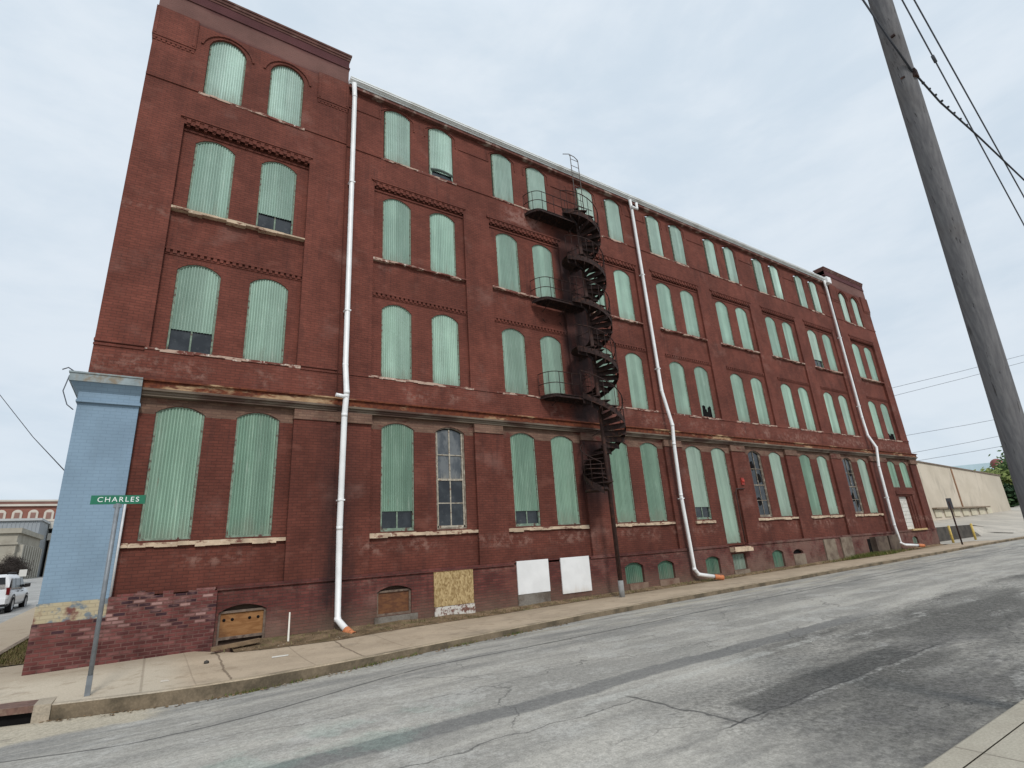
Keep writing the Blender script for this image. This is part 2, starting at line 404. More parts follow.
def curb(x): return lerp(x, [-40, -6, -2.4, -1.3, -.5, .55, 1.6, 3.5, 6, 10, 14, 20, 30, 42, 60, 120, 400], [-2.7, -2.7, -2.9, -3.3, -3.6, -3.98, -4.13, -4.08, -3.75, -3.27, -2.98, -2.85, -2.75, -2.6, -2.5, -2.5, -2.5])
def strip(mb, xs, ya, yb, ny, dz, top=None):
    for i in range(len(xs) - 1):
        for j in range(ny):
            q = []
            for x, t in ((xs[i], j), (xs[i + 1], j), (xs[i + 1], j + 1), (xs[i], j + 1)):
                a, b = ya(x), yb(x); y = a + (b - a) * t / ny; q.append((x, y, H(x, y) + (dz(x, y) if callable(dz) else dz)))
            mb.quad(*q)
    return mb
def rng(a, b, st):
    n = max(1, int(round((b - a) / st))); return [a + (b - a) * i / n for i in range(n + 1)]
XS = rng(-400, -40, 30) + rng(-40, -4, 4)[1:] + rng(-4, 24, .7)[1:] + rng(24, 62, 2)[1:] + rng(62, 400, 20)[1:]
YS = [-400, -200, -80, -40, -20, -12, -6, -3, -1.5, -.4, 1, 2, 4, 6, 8, 12, 20, 30, 45, 66, 90, 135, 200, 400, 900]
g = MB()
for i in range(len(XS) - 1):
    for j in range(len(YS) - 1):
        g.quad(*[(x, y, H(x, y) - .60) for x, y in ((XS[i], YS[j]), (XS[i + 1], YS[j]), (XS[i + 1], YS[j + 1]), (XS[i], YS[j + 1]))])
def f_ground(n):
    P = n.pos(); c = n.mix(n.step(n.noise(P, .6, 5), .4, .6), (.23, .215, .185), (.30, .285, .255))
    return c, n.noise(P, 8, 4)
obj('ground', g, mat("packed_ground", f_ground, .95, 0, .15), kind='structure')

def f_road(n):
    P = n.pos(); x, y = n.px, n.py
    st = n.vm(P, (.16, 1.0, 1.0))
    n1 = n.noise(P, 1.1, 5, .65); n2 = n.noise(st, 1.5, 6, .68); n3 = n.noise(P, .32, 4, .6)
    grit = n.noise(P, 15, 4, .8); grit2 = n.noise(P, 48, 2, .8); med = n.noise(P, 7, 5, .75)
    rag = (grit - .5) * .9 + (med - .5) * .9          # ragged edges where the surfacing wears through
    col = n.mix(n.step(n2 + rag * .12, .36, .62), (.405, .382, .338), (.275, .262, .236))
    col = n.mix(n.step(n1 + rag * .15, .5, .68) * .5, col, (.45, .435, .40))
    yw = y + (n.noise(n.vm(P, (.5, .5, .5)), 1.0, 3) - .5) * .7 + (n.noise(P, 3, 4) - .5) * .35
    bd = n.step(yw + rag * .25, -8.55, -8.95) * n.step(x + (n1 - .5) * 3.0 + (yw + 9.0) * -.9 + rag, 7.0, 9.6)
    bd2 = n.step(yw + rag * .3, -9.5, -10.3) * n.step(x + (n1 - .5) * 2.4 + rag, 4.2, 6.2)
    bd = n.mx(bd, bd2 * .9)
    dk = n.step(n.noise(n.vm(P, (.28, .8, 1)), .8, 5, .62) + rag * .2, .36, .58)
    col = n.mix(n.clamp(bd * (.38 + dk * .54)), col, (.095, .091, .083))
    pt = n.step(n.noise(n.vm(P, (.5, 1.1, 1)), 1.2, 4, .6) + rag * .22, .58, .70)
    col = n.mix(bd * pt * .75, col, (.33, .32, .295))
    pb = n.box(x + (n.noise(P, 1.6, 3) - .5) * 1.0, 5.8, 9.9, .12) * n.box(y + (n.noise(P, 1.6, 3) - .5) * .3 + rag * .04, -10.90, -10.38, .07)
    col = n.mix(pb * .62, col, (.060, .059, .056))
    ob = n.step(n.noise(n.vm(P, (.45, 1.1, 1)), .9, 4, .65) + rag * .2, .50, .66) * n.step(y, -10.3, -11.0) * n.step(x, 2.6, 4.4)
    col = n.mix(ob * .7, col, (.105, .10, .095))
    bc = y + 8.62 + (n.noise(n.vm(P, (.35, 0, 0)), 1.0, 3) - .5) * .5 + (n.noise(P, 4, 4) - .5) * .14 + rag * .06
    col = n.mix(n.step(n.ab(bc), .25, .17) * n.step(x, 15, 12) * .8, col, (.155, .152, .145))
    lb = n.box(y + (n.noise(P, 4, 4) - .5) * .15 + rag * .05, -9.28, -9.10, .03) * n.step(n.noise(n.vm(P, (.8, .1, 1)), 1, 2), .44, .5) * n.step(x, 10.2, 9.8)
    col = n.mix(lb * .45 * n.step(x, 4, 5), col, (.46, .45, .41))
    gb = n.step(y, -6.6, -5.2) * n.step(n.noise(n.vm(P, (.35, 2.2, 1)), 1.4, 5, .65) + rag * .1, .42, .62)
    col = n.mix(gb * .55, col, (.17, .167, .16))
    col = n.mix(n.step(yw, -4.9, -3.6) * n.step(n.noise(n.vm(P, (.4, 3, 1)), 1.2, 4) + rag * .1, .46, .62) * .6, col, (.40, .36, .285))
    tp_ = n.box(x + (med - .5) * .6, -9.0, .25, .25) * n.step(yw, -4.75, -4.5)
    col = n.mix(tp_ * .75, col, (.46, .40, .30))
    sy = y + 5.25 + n.step(x, 4.5, .4) * .85 - n.step(x, .2, -2.0) * .7 - n.step(x, 6, 17) * .3 + (n.noise(n.vm(P, (1, 1, 1)), 2.5, 3) - .5) * .10
    col = n.mix(n.step(n.ab(sy), .05, .018) * n.step(n.noise(n.vm(P, (1, .2, 1)), .9, 3), .3, .4) * .75, col, (.065, .063, .06))
    wv = n.node('ShaderNodeVectorMath'); wv.operation = 'ADD'; nn = n.node('ShaderNodeTexNoise'); n.put(nn.inputs['Vector'], P); nn.inputs['Scale'].default_value = 2.2; nn.inputs['Detail'].default_value = 5
    n.put(wv.inputs[0], n.vm(P, (.45, .9, 0))); q = n.node('ShaderNodeVectorMath'); q.operation = 'SCALE'; n.t.links.new(nn.outputs['Color'], q.inputs[0]); q.inputs['Scale'].default_value = .5
    n.t.links.new(q.outputs[0], wv.inputs[1])
    ed = n.vor(X(n, wv.outputs[0]), .42, 'DISTANCE_TO_EDGE')
    ck = n.step(ed, .0055, .002) * n.step(n3, .46, .56)
    ed2 = n.vor(X(n, wv.outputs[0]), 1.5, 'DISTANCE_TO_EDGE'); ck2 = n.step(ed2, .016, .006) * n.step(n.noise(P, .45, 3), .58, .66)
    ln = n.step(n.ab(y + 10.90 + (n.noise(P, 2, 3) - .5) * .2), .022, .008) * n.box(x, 5.1, 10.6, .2)
    lv = n.step(n.ab(x - 5.32 + (y + 10) * .05 + (n.noise(P, 2, 4) - .5) * .3), .035, .014) * n.box(y, -10.95, -9.3, .1)
    lv2 = n.step(n.ab(y + 9.55 + (x - 8) * .02 + (n.noise(P, 1.5, 4) - .5) * .5), .02, .008) * n.box(x, 1.5, 5.4, .3)
    lv3 = n.step(n.ab(y + 7.0 + (x - 5.5) * .35 + (n.noise(P, 2, 4) - .5) * .3), .018, .006) * n.box(x, 3.2, 5.2, .2)
    lv = n.mx(n.mx(lv, lv2 * .8), lv3 * .6)
    lw = n.step(n.ab(y + 10.96 + (n.noise(P, 2, 3) - .5) * .2 + rag * .04), .045, .02) * n.box(x, 6.4, 10.6, .3) * n.step(med, .42, .55)
    col = n.mix(lw * .4, col, (.40, .39, .36))
    col = n.mix(n.clamp(ck * .5 + ck2 * .4 + ln + lv * .8), col, (.075, .072, .068))
    gp = n.box(y + (n.noise(P, 2, 3) - .5) * .6, -9.0, -7.4, .3) * n.box(x, .3, 3.6, .6) * n.step(n.noise(P, 1.4, 4) + rag * .1, .50, .66)
    col = n.mix(gp * .16, col, (.18, .36, .29))
    gc = n.step(grit, .34, .66)
    col = n.val(col, (1.0 + (gc - .5) * (.34 + bd * .55)) * n.step(grit2, .3, .7, .84, 1.16))
    return col, grit * .9 + grit2 * .5 - ck * 1.0 - ck2 * .6
ROAD = mat("worn_asphalt", f_road, .9, 0, .25, .6, .012)
rd = MB(); strip(rd, XS, lambda x: -12.7, curb, 10, lambda x, y: -.13 - .09 * (1 - sst(x, .2, 5)) * sst(x, -30, -12) * sst(y, -7.5, -4.2))
obj('road', rd, ROAD, kind='structure')
def f_plainroad(n):
    P = n.pos(); c = n.mix(n.step(n.noise(P, .8, 5), .35, .65), (.27, .265, .25), (.36, .35, .33)); return n.val(c, n.step(n.noise(P, 30, 3), .3, .7, .85, 1.15)), n.noise(P, 30, 3)
ROADB = mat("pale_worn_asphalt", f_plainroad, .9, 0, .25, .4, .01)
sr = MB()
ysr = rng(-2.9, 8, 2) + rng(8, 70, 5)[1:] + rng(70, 300, 25)[1:]
for i in range(len(ysr) - 1):
    for xa, xb in ((-16, -10.5), (-10.5, -4.75)):
        sr.quad(*[(x, y, H(x, y) - .13 - .09 * sst(y, 3, -2.9)) for x, y in ((xa, ysr[i]), (xb, ysr[i]), (xb, ysr[i + 1]), (xa, ysr[i + 1]))])
obj('side_street', sr, ROADB, kind='structure')

def f_walk(n, base=(.46, .365, .265), pale=(.50, .435, .34)):
    P = n.pos(); x, y = n.px, n.py
    c = n.mix(n.step(n.noise(n.vm(P, (.6, 1, 1)), .9, 4), .38, .64), base, tuple(v * .84 for v in base))
    c = n.mix(n.step(x, .9, .2) * .8, c, pale)
    c = n.mix(n.step(n.noise(P, 3.0, 5, .65), .52, .70) * .5, c, (.27, .205, .14))
    c = n.mix(n.step(y + (n.noise(P, 2.5, 4) - .5) * 1.2, -1.9, -.7) * .45, c, (.28, .215, .145))
    c = n.mix(n.step(n.noise(n.vm(P, (.5, .9, 1)), 1.2, 5, .7), .56, .66) * .35, c, (.20, .165, .125))
    j = n.m('ABSOLUTE', n.m('FRACT', (x + y * .02 + .24) / 1.9) - .5)
    jl = n.step(j, .0085, .004) * n.step(x, .5, .9)
    j2 = n.step(n.ab(x - 1.3 + (n.noise(P, 3, 3) - .5) * .1), .03, .012) + n.step(n.ab(x - .02), .028, .012) * .5 + n.step(n.ab(x - 3.6 + (n.noise(P, 3, 3) - .5) * .12), .03, .01)
    c = n.mix(n.clamp(jl * .35 + j2 * .7), c, (.13, .095, .065))
    c = n.mix(n.step(n.noise(P, 7, 5, .7), .64, .72) * .35, c, (.55, .48, .38))
    return n.val(c, n.step(n.noise(P, 45, 3, .7), .3, .7, .88, 1.1)), n.noise(P, 40, 4) - jl - j2
WALK = mat("tan_pavement_concrete", lambda n: f_walk(n), .92, 0, .2, .4, .006)
def inner(x): return lerp(x, [-40, -5, -1.98, -1.9, 1.2, 1.35, 2, 3.6, 7, 9.5, 12, 20, 31, 34, 36, 60], [1.6, 1.6, 1.6, -.38, -.38, -1.25, -1.5, -1.72, -1.02, -.75, -.62, -.55, -.65, -.85, -.6, -.6])
XW = [x for x in XS if -4.4 < x < 46] 
XW = sorted([-4.6, -1.98, -1.9] + XW) + [46, 49, 52]
sw = MB(); strip(sw, XW, lambda x: curb(x) + .16, inner, 4, 0)
obj('pavement', sw, WALK, kind='structure')
lot = MB()
for i in range(len(XS) - 1):
    if XS[i] >= 56 and XS[i] < 180:
        for ya, yb in ((-2.3, -1.5), (-1.5, -.2), (-.2, 1), (1, 3), (3, 6), (6, 12), (12, 30)):
            lot.quad(*[(x, y, H(x, y) + .0) for x, y in ((XS[i], ya), (XS[i + 1], ya), (XS[i + 1], yb), (XS[i], yb))])
XQ = [43.0, 46, 50, 54, 55.6]
for i in range(4):
    x0, x1 = XQ[i], XQ[i + 1]
    for ya, yb in ((1.7, 3), (3, 6), (6, 12), (12, 30)):
        zf = lambda x, y: 1.2 + lerp(y, [1.7, 6, 30], [0, .62, 1.1])
        lot.quad((x0, ya, zf(x0, ya)), (x1, ya, zf(x1, ya)), (x1, yb, zf(x1, yb)), (x0, yb, zf(x0, yb)))
    lot.quad(*[(x, y, H(x, y) + .004) for x, y in ((x0, -.6), (x1, -.6), (x1, 1.45), (x0, 1.45))])
for x0, x1 in ((54.3, 56), (56, 58), (58, 60), (60, 62)):
    for ya, yb in ((-2.3, -1.5), (-1.5, 1), (1, 6)):
        lot.quad(*[(x, y, H(x, y) - .05) for x, y in ((x0, ya), (x1, ya), (x1, yb), (x0, yb))])
lot.hexa([(54.22, .95, -.1), (58.1, -1.0, -.1), (58.1, 1.75, -.1), (54.22, 1.75, -.1), (54.22, .95, H(54.2, .95) + .01), (58.1, -1.0, H(58.1, -1.0) + .01), (58.1, 1.75, H(58.1, 1.75) + .01), (54.22, 1.75, 1.23)])
lot.quad(*[(x, y, z) for x, y, z in ((55.6, 1.7, 1.2), (58, 1.7, H(58, 1.7)), (58, 6, H(58, 6)), (55.6, 6, 1.82))])
for x0, x1 in ((46, 50), (50, 54), (54, 56), (56, 58)):
    for ya, yb in ((-2.35, -1.5), (-1.5, -.6), (-.6, 1.45)):
        if yb > 0 and x1 < 57: continue
        lot.quad(*[(x, y, H(x, y) + .008) for x, y in ((x0, ya), (x1, ya), (x1, yb), (x0, yb))])
def f_lot(n):
    P = n.pos(); c = n.mix(n.step(n.noise(P, .5, 5), .35, .65), (.45, .41, .35), (.36, .33, .285)); return n.val(c, n.step(n.noise(P, 12, 3), .3, .7, .9, 1.1)), n.noise(P, 20, 3)
LOT = mat("pale_concrete_yard", f_lot, .92, 0, .2, .3, .006)
obj('yard', lot, LOT, kind='structure')
kb = MB(); kf = MB()
xk = [-4.6] + [x for x in XS if -4.4 < x < 62]
def kerbpart(a, b):
    for i in range(len(xk) - 1):
        x0, x1 = xk[i], xk[i + 1]
        if x0 < a or x1 > b + 1e-6: continue
        y0, y1 = curb(x0), curb(x1); z0, z1 = H(x0, y0), H(x1, y1)
        kf.quad((x0, y0, z0 - .5), (x1, y1, z1 - .5), (x1, y1 + .012, z1 - .01), (x0, y0 + .012, z0 - .01))
        kb.quad((x0, y0 + .012, z0 - .01), (x1, y1 + .012, z1 - .01), (x1, y1 + .03, z1 + .004), (x0, y0 + .03, z0 + .004))
        kb.quad((x0, y0 + .03, z0 + .004), (x1, y1 + .03, z1 + .004), (x1, y1 + .17, z1 + .004), (x0, y0 + .17, z0 + .004))
kerbpart(-1.35, 99); kerbpart(-99, -3.35)
def f_kerb(n):
    P = n.pos(); c = n.mix(n.step(n.noise(n.vm(P, (.8, 1, 3)), 1.5, 5, .65), .4, .62), (.40, .32, .225), (.23, .185, .13))
    c = n.mix(n.step(n.px, .9, .2) * .6, c, (.40, .35, .28))
    return n.val(c, n.step(n.noise(P, 35, 3), .3, .7, .85, 1.12)), n.noise(P, 25, 4)
KERB = mat("stained_kerb_concrete", f_kerb, .92, 0, .2, .5, .01)
obj('kerb', kb, KERB, kind='structure')
obj('kerb_face', kf, mat('dirty_kerb_face', lambda n: f_conc(n, (.20, .155, .105), (.10, .08, .055)), .95, 0, .15, .5, .01), kind='structure')
# near pavement where the camera stands
ns = MB(); strip(ns, XS, lambda x: -17.5, lambda x: -12.93, 3, .004)
def f_near(n):
    P = n.pos(); c = n.mix(n.step(n.noise(P, .9, 4), .38, .64), (.40, .365, .295), (.34, .305, .245))
    j = n.m('ABSOLUTE', n.m('FRACT', n.px / 1.6) - .5); c = n.mix(n.step(j, .01, .004) * .5, c, (.12, .10, .08))
    return n.val(c, n.step(n.noise(P, 50, 3, .7), .3, .7, .85, 1.12)), n.noise(P, 45, 4)
NEAR = mat("grey_pavement_concrete", f_near, .92, 0, .2, .4, .005)
obj('near_pavement', ns, NEAR, kind='structure')
nk = MB()
for i in range(len(XS) - 1):
    if XS[i] < -30 or XS[i + 1] > 70: continue
    a, b = XS[i], XS[i + 1]
    za, zb = H(a, -12.7), H(b, -12.7)
    nk.quad((b, -12.70, zb - .3), (a, -12.70, za - .3), (a, -12.715, za - .008), (b, -12.715, zb - .008))
    nk.quad((b, -12.715, zb - .008), (a, -12.715, za - .008), (a, -12.74, za + .006), (b, -12.74, zb + .006))
    nk.quad((b, -12.74, zb + .006), (a, -12.74, za + .006), (a, -12.92, za + .006), (b, -12.92, zb + .006))
obj('near_kerb', nk, NEAR, kind='structure')
# side pavement, edging and verge beside the left flank of the building
sp = MB(); ed = MB(); vg = MB()
ysp = rng(1.6, 61.6, 3)
for i in range(len(ysp) - 1):
    a, b = ysp[i], ysp[i + 1]
    sp.quad(*[(x, y, H(x, y) + .0) for x, y in ((-4.75, a), (-3.05, a), (-3.05, b), (-4.75, b))])
    sp.quad(*[(-4.75, y, H(-4.75, y) + d) for y, d in ((a, -.26), (a, 0), (b, 0), (b, -.26))])
    ed.hexa([(-3.05, a, H(-3, a) - .2), (-2.92, a, H(-3, a) - .2), (-2.92, b, H(-3, b) - .2), (-3.05, b, H(-3, b) - .2),
             (-3.05, a, H(-3, a) + .07), (-2.92, a, H(-3, a) + .07), (-2.92, b, H(-3, b) + .07), (-3.05, b, H(-3, b) + .07)])
    vg.quad(*[(x, y, H(x, y) + .02) for x, y in ((-2.92, a), (-1.7, a), (-1.7, b), (-2.92, b))])
obj('side_pavement', sp, WALK, kind='structure')
obj('verge_edging', ed, CONC, kind='structure')
def f_soil(n):
    P = n.pos(); c = n.mix(n.step(n.noise(P, 2.5, 5, .65), .38, .62), (.225, .155, .095), (.12, .085, .05))
    c = n.mix(n.step(n.noise(P, 1.1, 4), .55, .7) * .5, c, (.12, .125, .05))
    return n.val(c, n.step(n.noise(P, 30, 3), .3, .7, .7, 1.3)), n.noise(P, 16, 5, .7)
SOIL = mat("bare_soil", f_soil, .97, 0, .1, .9, .03)
obj('verge', vg, SOIL, kind='structure')
so = MB()
xs_ = [x for x in XS if 1.3 < x < 42.3]
for i in range(len(xs_) - 1):
    for j in range(3):
        q = []
        for x, t in ((xs_[i], j), (xs_[i + 1], j), (xs_[i + 1], j + 1), (xs_[i], j + 1)):
            a, b = inner(x) - .03, -.3; y = a + (b - a) * t / 3
            q.append((x, y, H(x, inner(x)) + (.006, .03, .06, .09)[t] + .02 * sin(x * 5.1 + t) * (t > 0)))
        so.quad(*q)
obj('soil_strip', so, SOIL, kind='structure')

# ------------------------------------------------------------------ the warehouse
def mz(z, y): return 1.6 + (z - 1.6) * (15 + y) / 15
YB, YGP, YGR, YGS = -.29, -.27, -.16, -.11      # basement, ground floor pier / recess / shutter planes
YP, YR, YS4 = -.15, -.05, -.10                  # upper pier / recess planes; top floor shutters
XL, XR = -1.83, 42.4                            # ends of the facade
TL1, TR0 = 3.82, 36.82                          # inner edges of the two towers
CB = [6.58 + 4.573 * i for i in range(7)]       # bay centres
CT = [.967, 39.66]
CEN = [CT[0]] + CB + [CT[1]]
HW = 1.73
WX = lambda c: [(c - 1.385, c - .36), (c + .365, c + 1.39)]
bw = thing('brick_warehouse', (20, 6, 0), "long five-level dark red brick warehouse with green sheet metal covering its arched windows", "building")

def arch(xa, xb, zs, rise, n=8):
    """points of the arch from left spring to right spring"""
    w = (xb - xa) / 2; c = (xa + xb) / 2
    if rise <= 0: return [(xa, zs), (xb, zs)]
    R = (w * w + rise * rise) / (2 * rise); zc = zs + rise - R; a0 = math.asin(min(1, w / R))
    if rise > w * .95: a0 = pi / 2
    return [(c + R * sin(-a0 + 2 * a0 * k / n), zc + R * cos(-a0 + 2 * a0 * k / n)) for k in range(n + 1)]
def panel(mb, x0, x1, z0, z1, y, holes, yin):
    """a wall face at plane y with arched holes (xa,xb,zb,zs,rise) whose reveals run back to yin"""
    cols = {}
    for h in holes: cols.setdefault((h[0], h[1]), []).append(h)
    cur = x0
    F = lambda p: mb.quad(*[(a, y, b) for a, b in p])
    for (xa, xb) in sorted(cols):
        if xa > cur + 1e-6: F([(cur, z0), (xa, z0), (xa, z1), (cur, z1)])
        hs = sorted(cols[(xa, xb)], key=lambda h: h[2]); zc = z0
        for k, (a, b, zb, zs, rise) in enumerate(hs):
            if zb > zc + 1e-6: F([(a, zc), (b, zc), (b, zb), (a, zb)])
            top = (zs + rise + hs[k + 1][2]) / 2 if k + 1 < len(hs) else z1
            A = arch(a, b, zs, rise)
            for i in range(len(A) - 1): F([A[i], A[i + 1], (A[i + 1][0], top), (A[i][0], top)])
            ol = [(a, zb)] + A + [(b, zb)]
            yi = yin(a, zb) if callable(yin) else yin
            for i in range(len(ol) - 1):
                mb.quad((ol[i][0], y, ol[i][1]), (ol[i][0], yi, ol[i][1]), (ol[i + 1][0], yi, ol[i + 1][1]), (ol[i + 1][0], y, ol[i + 1][1]))
            mb.quad((a, y, zb), (b, y, zb), (b, yi, zb), (a, yi, zb))
            zc = top
        if zc < z1 - 1e-6: F([(xa, zc), (xb, zc), (xb, z1), (xa, z1)])
        cur = xb
    if cur < x1 - 1e-6: F([(cur, z0), (x1, z0), (x1, z1), (cur, z1)])

Z1B, Z1S, R1 = 2.357, 5.36, .17
Z2B, Z2S = 6.97, 9.34
Z3B, Z3S = 11.12, 13.48
Z4B, Z4S, Z4ST = 15.20, 17.32, 17.13
RU = .24
ZLED0, ZLED1 = 5.70, 6.09
# --- ground floor recess faces
groundwin = []   # (xa, xb, zb, zs, rise)
gw = MB()
for i, c in enumerate(CEN):
    hs = [(a, b, Z1B, Z1S, R1) for a, b in WX(c)]
    if i == 4: hs[1] = (hs[1][0], hs[1][1], 1.30, Z1S, R1)                       # tall shuttered door
    if i == 8:
        hs = [(a, b, 3.86, Z1S, R1) for a, b in WX(c)]
    groundwin.append(hs)
    if i == 8:
        panel(gw, c - HW, c + HW, 3.62, ZLED0, YGR, hs, YGS + .06)
        panel(gw, c - HW, c + HW, 1.2, 3.62, YGR, [(c - 1.05, c + .55, 1.22, 3.30, 0)], .03)
    else:
        panel(gw, c - HW, c + HW, 1.2, ZLED0, YGR, hs, YGS + .06)
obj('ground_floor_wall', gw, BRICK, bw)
# piers between the recesses
edges = [XL] + sum([[c - HW, c + HW] for c in CEN], []) + [XR]
pr_ = []
for k in range(0, len(edges), 2): pr_.append((edges[k], edges[k + 1]))
for k, (a, b) in enumerate(pr_):
    p = MB()
    if k == 0:
        continue
    if k == 1:
        p.box(a, TL1, YGP - .04, .1, 1.15, 5.4); p.box(TL1, b, YGP, .1, 1.15, 5.4)
    elif k == 8:
        p.box(a, TR0, YGP, .1, 1.15, 5.4); p.box(TR0, b, YGP - .04, .1, 1.15, 5.4)
    else: p.box(a, b, YGP, .1, 1.15, 5.4)
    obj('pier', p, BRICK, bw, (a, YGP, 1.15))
    q = MB(); dy = -.04 if k in (1, 8, 9) else 0
    q.box(a - .015, b + .015, YGP + dy - .035, .1, 5.40, 5.47); q.box(a, b, YGP + dy - .012, .1, 5.47, ZLED0)
    obj('capital', q, TANBRICK, bw, (a, YGP, 5.4))
# bleached brick fields over the ground floor arches
for i, c in enumerate(CEN):
    f = MB(); A1, A2 = [arch(a - .02, b + .02, Z1S - .02, R1 + .03) for a, b in WX(c)]
    pts = A1 + A2
    y = YGR - .006
    cur = c - HW
    for A in (A1, A2):
        f.quad((cur, y, 5.30), (A[0][0], y, 5.30), (A[0][0], y, ZLED0), (cur, y, ZLED0))
        for j in range(len(A) - 1): f.quad((A[j][0], y, A[j][1]), (A[j + 1][0], y, A[j + 1][1]), (A[j + 1][0], y, ZLED0), (A[j][0], y, ZLED0))
        cur = A[-1][0]
    f.quad((cur, y, 5.30), (c + HW, y, 5.30), (c + HW, y, ZLED0), (cur, y, ZLED0))
    obj('arch_band', f, TANBRICK, bw, (c, y, 5.3))
# --- basement
BW = {}
def bx(xm): return xm * (15 + YB) / 15
bwin = [  # measured x0,x1, z bottom, z spring, rise, kind
    (1.36, 2.40, -.05, .66, .14, 'ply'), (5.18, 6.18, .14, .76, .13, 'ply'),
    (14.58, 15.54, .17, .76, .14, 'green'), (16.33, 17.27, .18, .72, .14, 'green'),
    (19.22, 20.16, .13, .72, .12, 'green'), (21.07, 22.04, .19, .84, .0, 'green'),
    (24.07, 25.0, .08, .72, .12, 'green'), (25.84, 26.72, .58, .66, .13, 'dark'), (39.3, 40.1, .42, .74, .12, 'green')]
bp = MB()
HB = [(bx(a), bx(b), mz(z0, YB), mz(zs, YB), r, k) for a, b, z0, zs, r, k in bwin]
panel(bp, XL, XR, -.9, 1.17, YB, [h[:5] for h in HB], YB + .16)
obj('basement_wall', bp, BASEBRICK, bw)
for k, (a, b, z0, zs, r, kd) in enumerate(HB):
    A = arch(a, b, zs, r); poly = [(a, z0), (b, z0)] + A[::-1]
    w = MB()
    if kd == 'green':
        w.prism(poly, YB + .10, YB + .14)
        for j in range(1, 10):
            x = a + (b - a) * j / 10; w.box(x - .012, x + .012, YB + .085, YB + .1, z0 + .01, zs)
        obj('basement_shutter', w, SHUTBASE, bw, (a, YB, z0))
    elif kd == 'dark':
        w.prism(poly, YB + .12, YB + .15); obj('basement_opening', w, DARK, bw, (a, YB, z0))
    else:
        d = MB().prism(poly, YB + .13, YB + .15); wo = obj('basement_window', d, OLDWOOD, bw, (a, YB, z0))
        zt = zs - .03
        w.box(a + .05, b - .05, YB + .09, YB + .12, z0 + (.16 if k == 0 else .05), zt)
        if k == 0:
            for xx in (.13, .30, .66, .84): w.lathe([(.0, 0), (.035, 0.0)], (a + (b - a) * xx, YB + .086, z0 + .52), 8, 'y')
        obj('plywood_board', w, PLYD if k else PLY, wo, (a, YB, z0))
        fr = MB(); fr.box(a, a + .05, YB + .05, YB + .13, z0, zs); fr.box(b - .05, b, YB + .05, YB + .13, z0, zs)
        fr.box(a + .05, b - .05, YB + .05, YB + .128, zt, zt + .05)
        fr.box(a + .05, b - .05, YB + .05, YB + .128, z0 + (.10 if k == 0 else 0), z0 + (.16 if k == 0 else .05))
        obj('window_frame', fr, OLDFRAME, wo, (a, YB, z0))
        if k == 0:
            kn = MB()
            for xx in (.13, .30, .66, .84): kn.lathe([(.001, -.006), (.035, -.006), (.035, .0)], (a + (b - a) * xx, YB + .088, z0 + .52), 8, 'y')
            obj('knot_hole', kn, DARK, wo, (a, YB, z0))
# infill pieces and boards on the basement
def bb(name, xa, xb, za, zb, m, d=.03, label=None):
    y = YB; return obj(name, MB().box(bx(xa), bx(xb), y - d, y + .02, mz(za, y), mz(zb, y)), m, bw, (bx(xa), y, za), label)
bb('chipboard_sheet', 6.87, 8.17, .20, 1.19, OSB, .035)
bb('whitewashed_infill', 6.88, 8.19, -.22, .19, PEELW, .05)
bb('white_board', 9.79, 11.06, .26, 1.275, WBOARD, .035); bb('infill_block', 9.78, 11.05, -.15, .25, CONCG, .02)
bb('white_board', 11.58, 12.86, .115, 1.268, WBOARD, .035)
bb('basement_sill', 5.1, 6.35, -.2, .12, CONCG, .05); bb('basement_sill', 14.7, 15.66, -.2, .16, CONCT, .04)
bb('basement_sill', 16.3, 17.4, -.2, .165, CONCT, .04); bb('basement_sill', 21.0, 22.1, -.1, .175, CONC, .04)
bb('infill_panel', 25.8, 26.8, -.1, .56, CONC, .03); bb('infill_panel', 28.75, 29.9, -.1, 1.13, CONC, .06); bb('infill_panel', 30.48, 31.65, -.1, 1.16, CONC, .06)
bb('coal_hatch', 33.8, 35.25, .1, 1.04, HATCH, .30); bb('coal_hatch', 35.5, 36.7, .05, 1.05, HATCH, .28)
bb('dark_gap', 33.45, 33.78, .15, .95, DARK, .012)
bb('door_step', 20.98, 22.3, .93, 1.13, SILL, .26)
# string course over the basement
st = MB()
for a, b in ((1.25, TL1), (TL1, bx(9.7)), (bx(12.95), bx(20.9)), (bx(22.35), TR0), (TR0, XR)):
    st.box(a, b, YB - .05, .05, 1.17, 1.215); st.box(a, b, YB - .025, .05, 1.215, 1.26)
st.box(bx(9.7), bx(12.95), YB - .03, .05, 1.235, 1.27)
obj('string_course', st, BASEBRICK, bw)
# --- blue painted corner pilaster with its cap, yellow patch and rubble plinth
XC = -.765
bl = MB(); bl.box(XL - .07, XC, YGP - .04, 1.2, 1.2, 5.42)
bl.box(XL - .10, XC + .03, YGP - .11, 1.23, 5.42, 5.47); bl.box(XL - .09, XC + .02, YGP - .09, 1.22, 5.47, 5.50); bl.box(XL - .08, XC, YGP - .075, 1.21, 5.50, 5.74)
obj('blue_pilaster', bl, BLUE, bw, (XL, YGP, 1.2))
bc = MB(); yc = YGP - .075
bc.hexa([(XL - .08, yc, 5.66), (XC + .005, yc, 5.66), (XC + .005, 1.2, 5.66), (XL - .08, 1.2, 5.66), (XL - .25, yc - .16, 5.86), (XC + .005, yc - .16, 5.86), (XC + .005, 1.3, 5.86), (XL - .25, 1.3, 5.86)])
obj('pilaster_cornice', bc, BLUE, bw, (XL, yc, 5.6))
bc2 = MB().box(XL - .27, XC + .005, yc - .18, 1.3, 5.86, 6.04); bc2.box(XL - .29, XC + .005, yc - .20, 1.3, 6.04, 6.075)
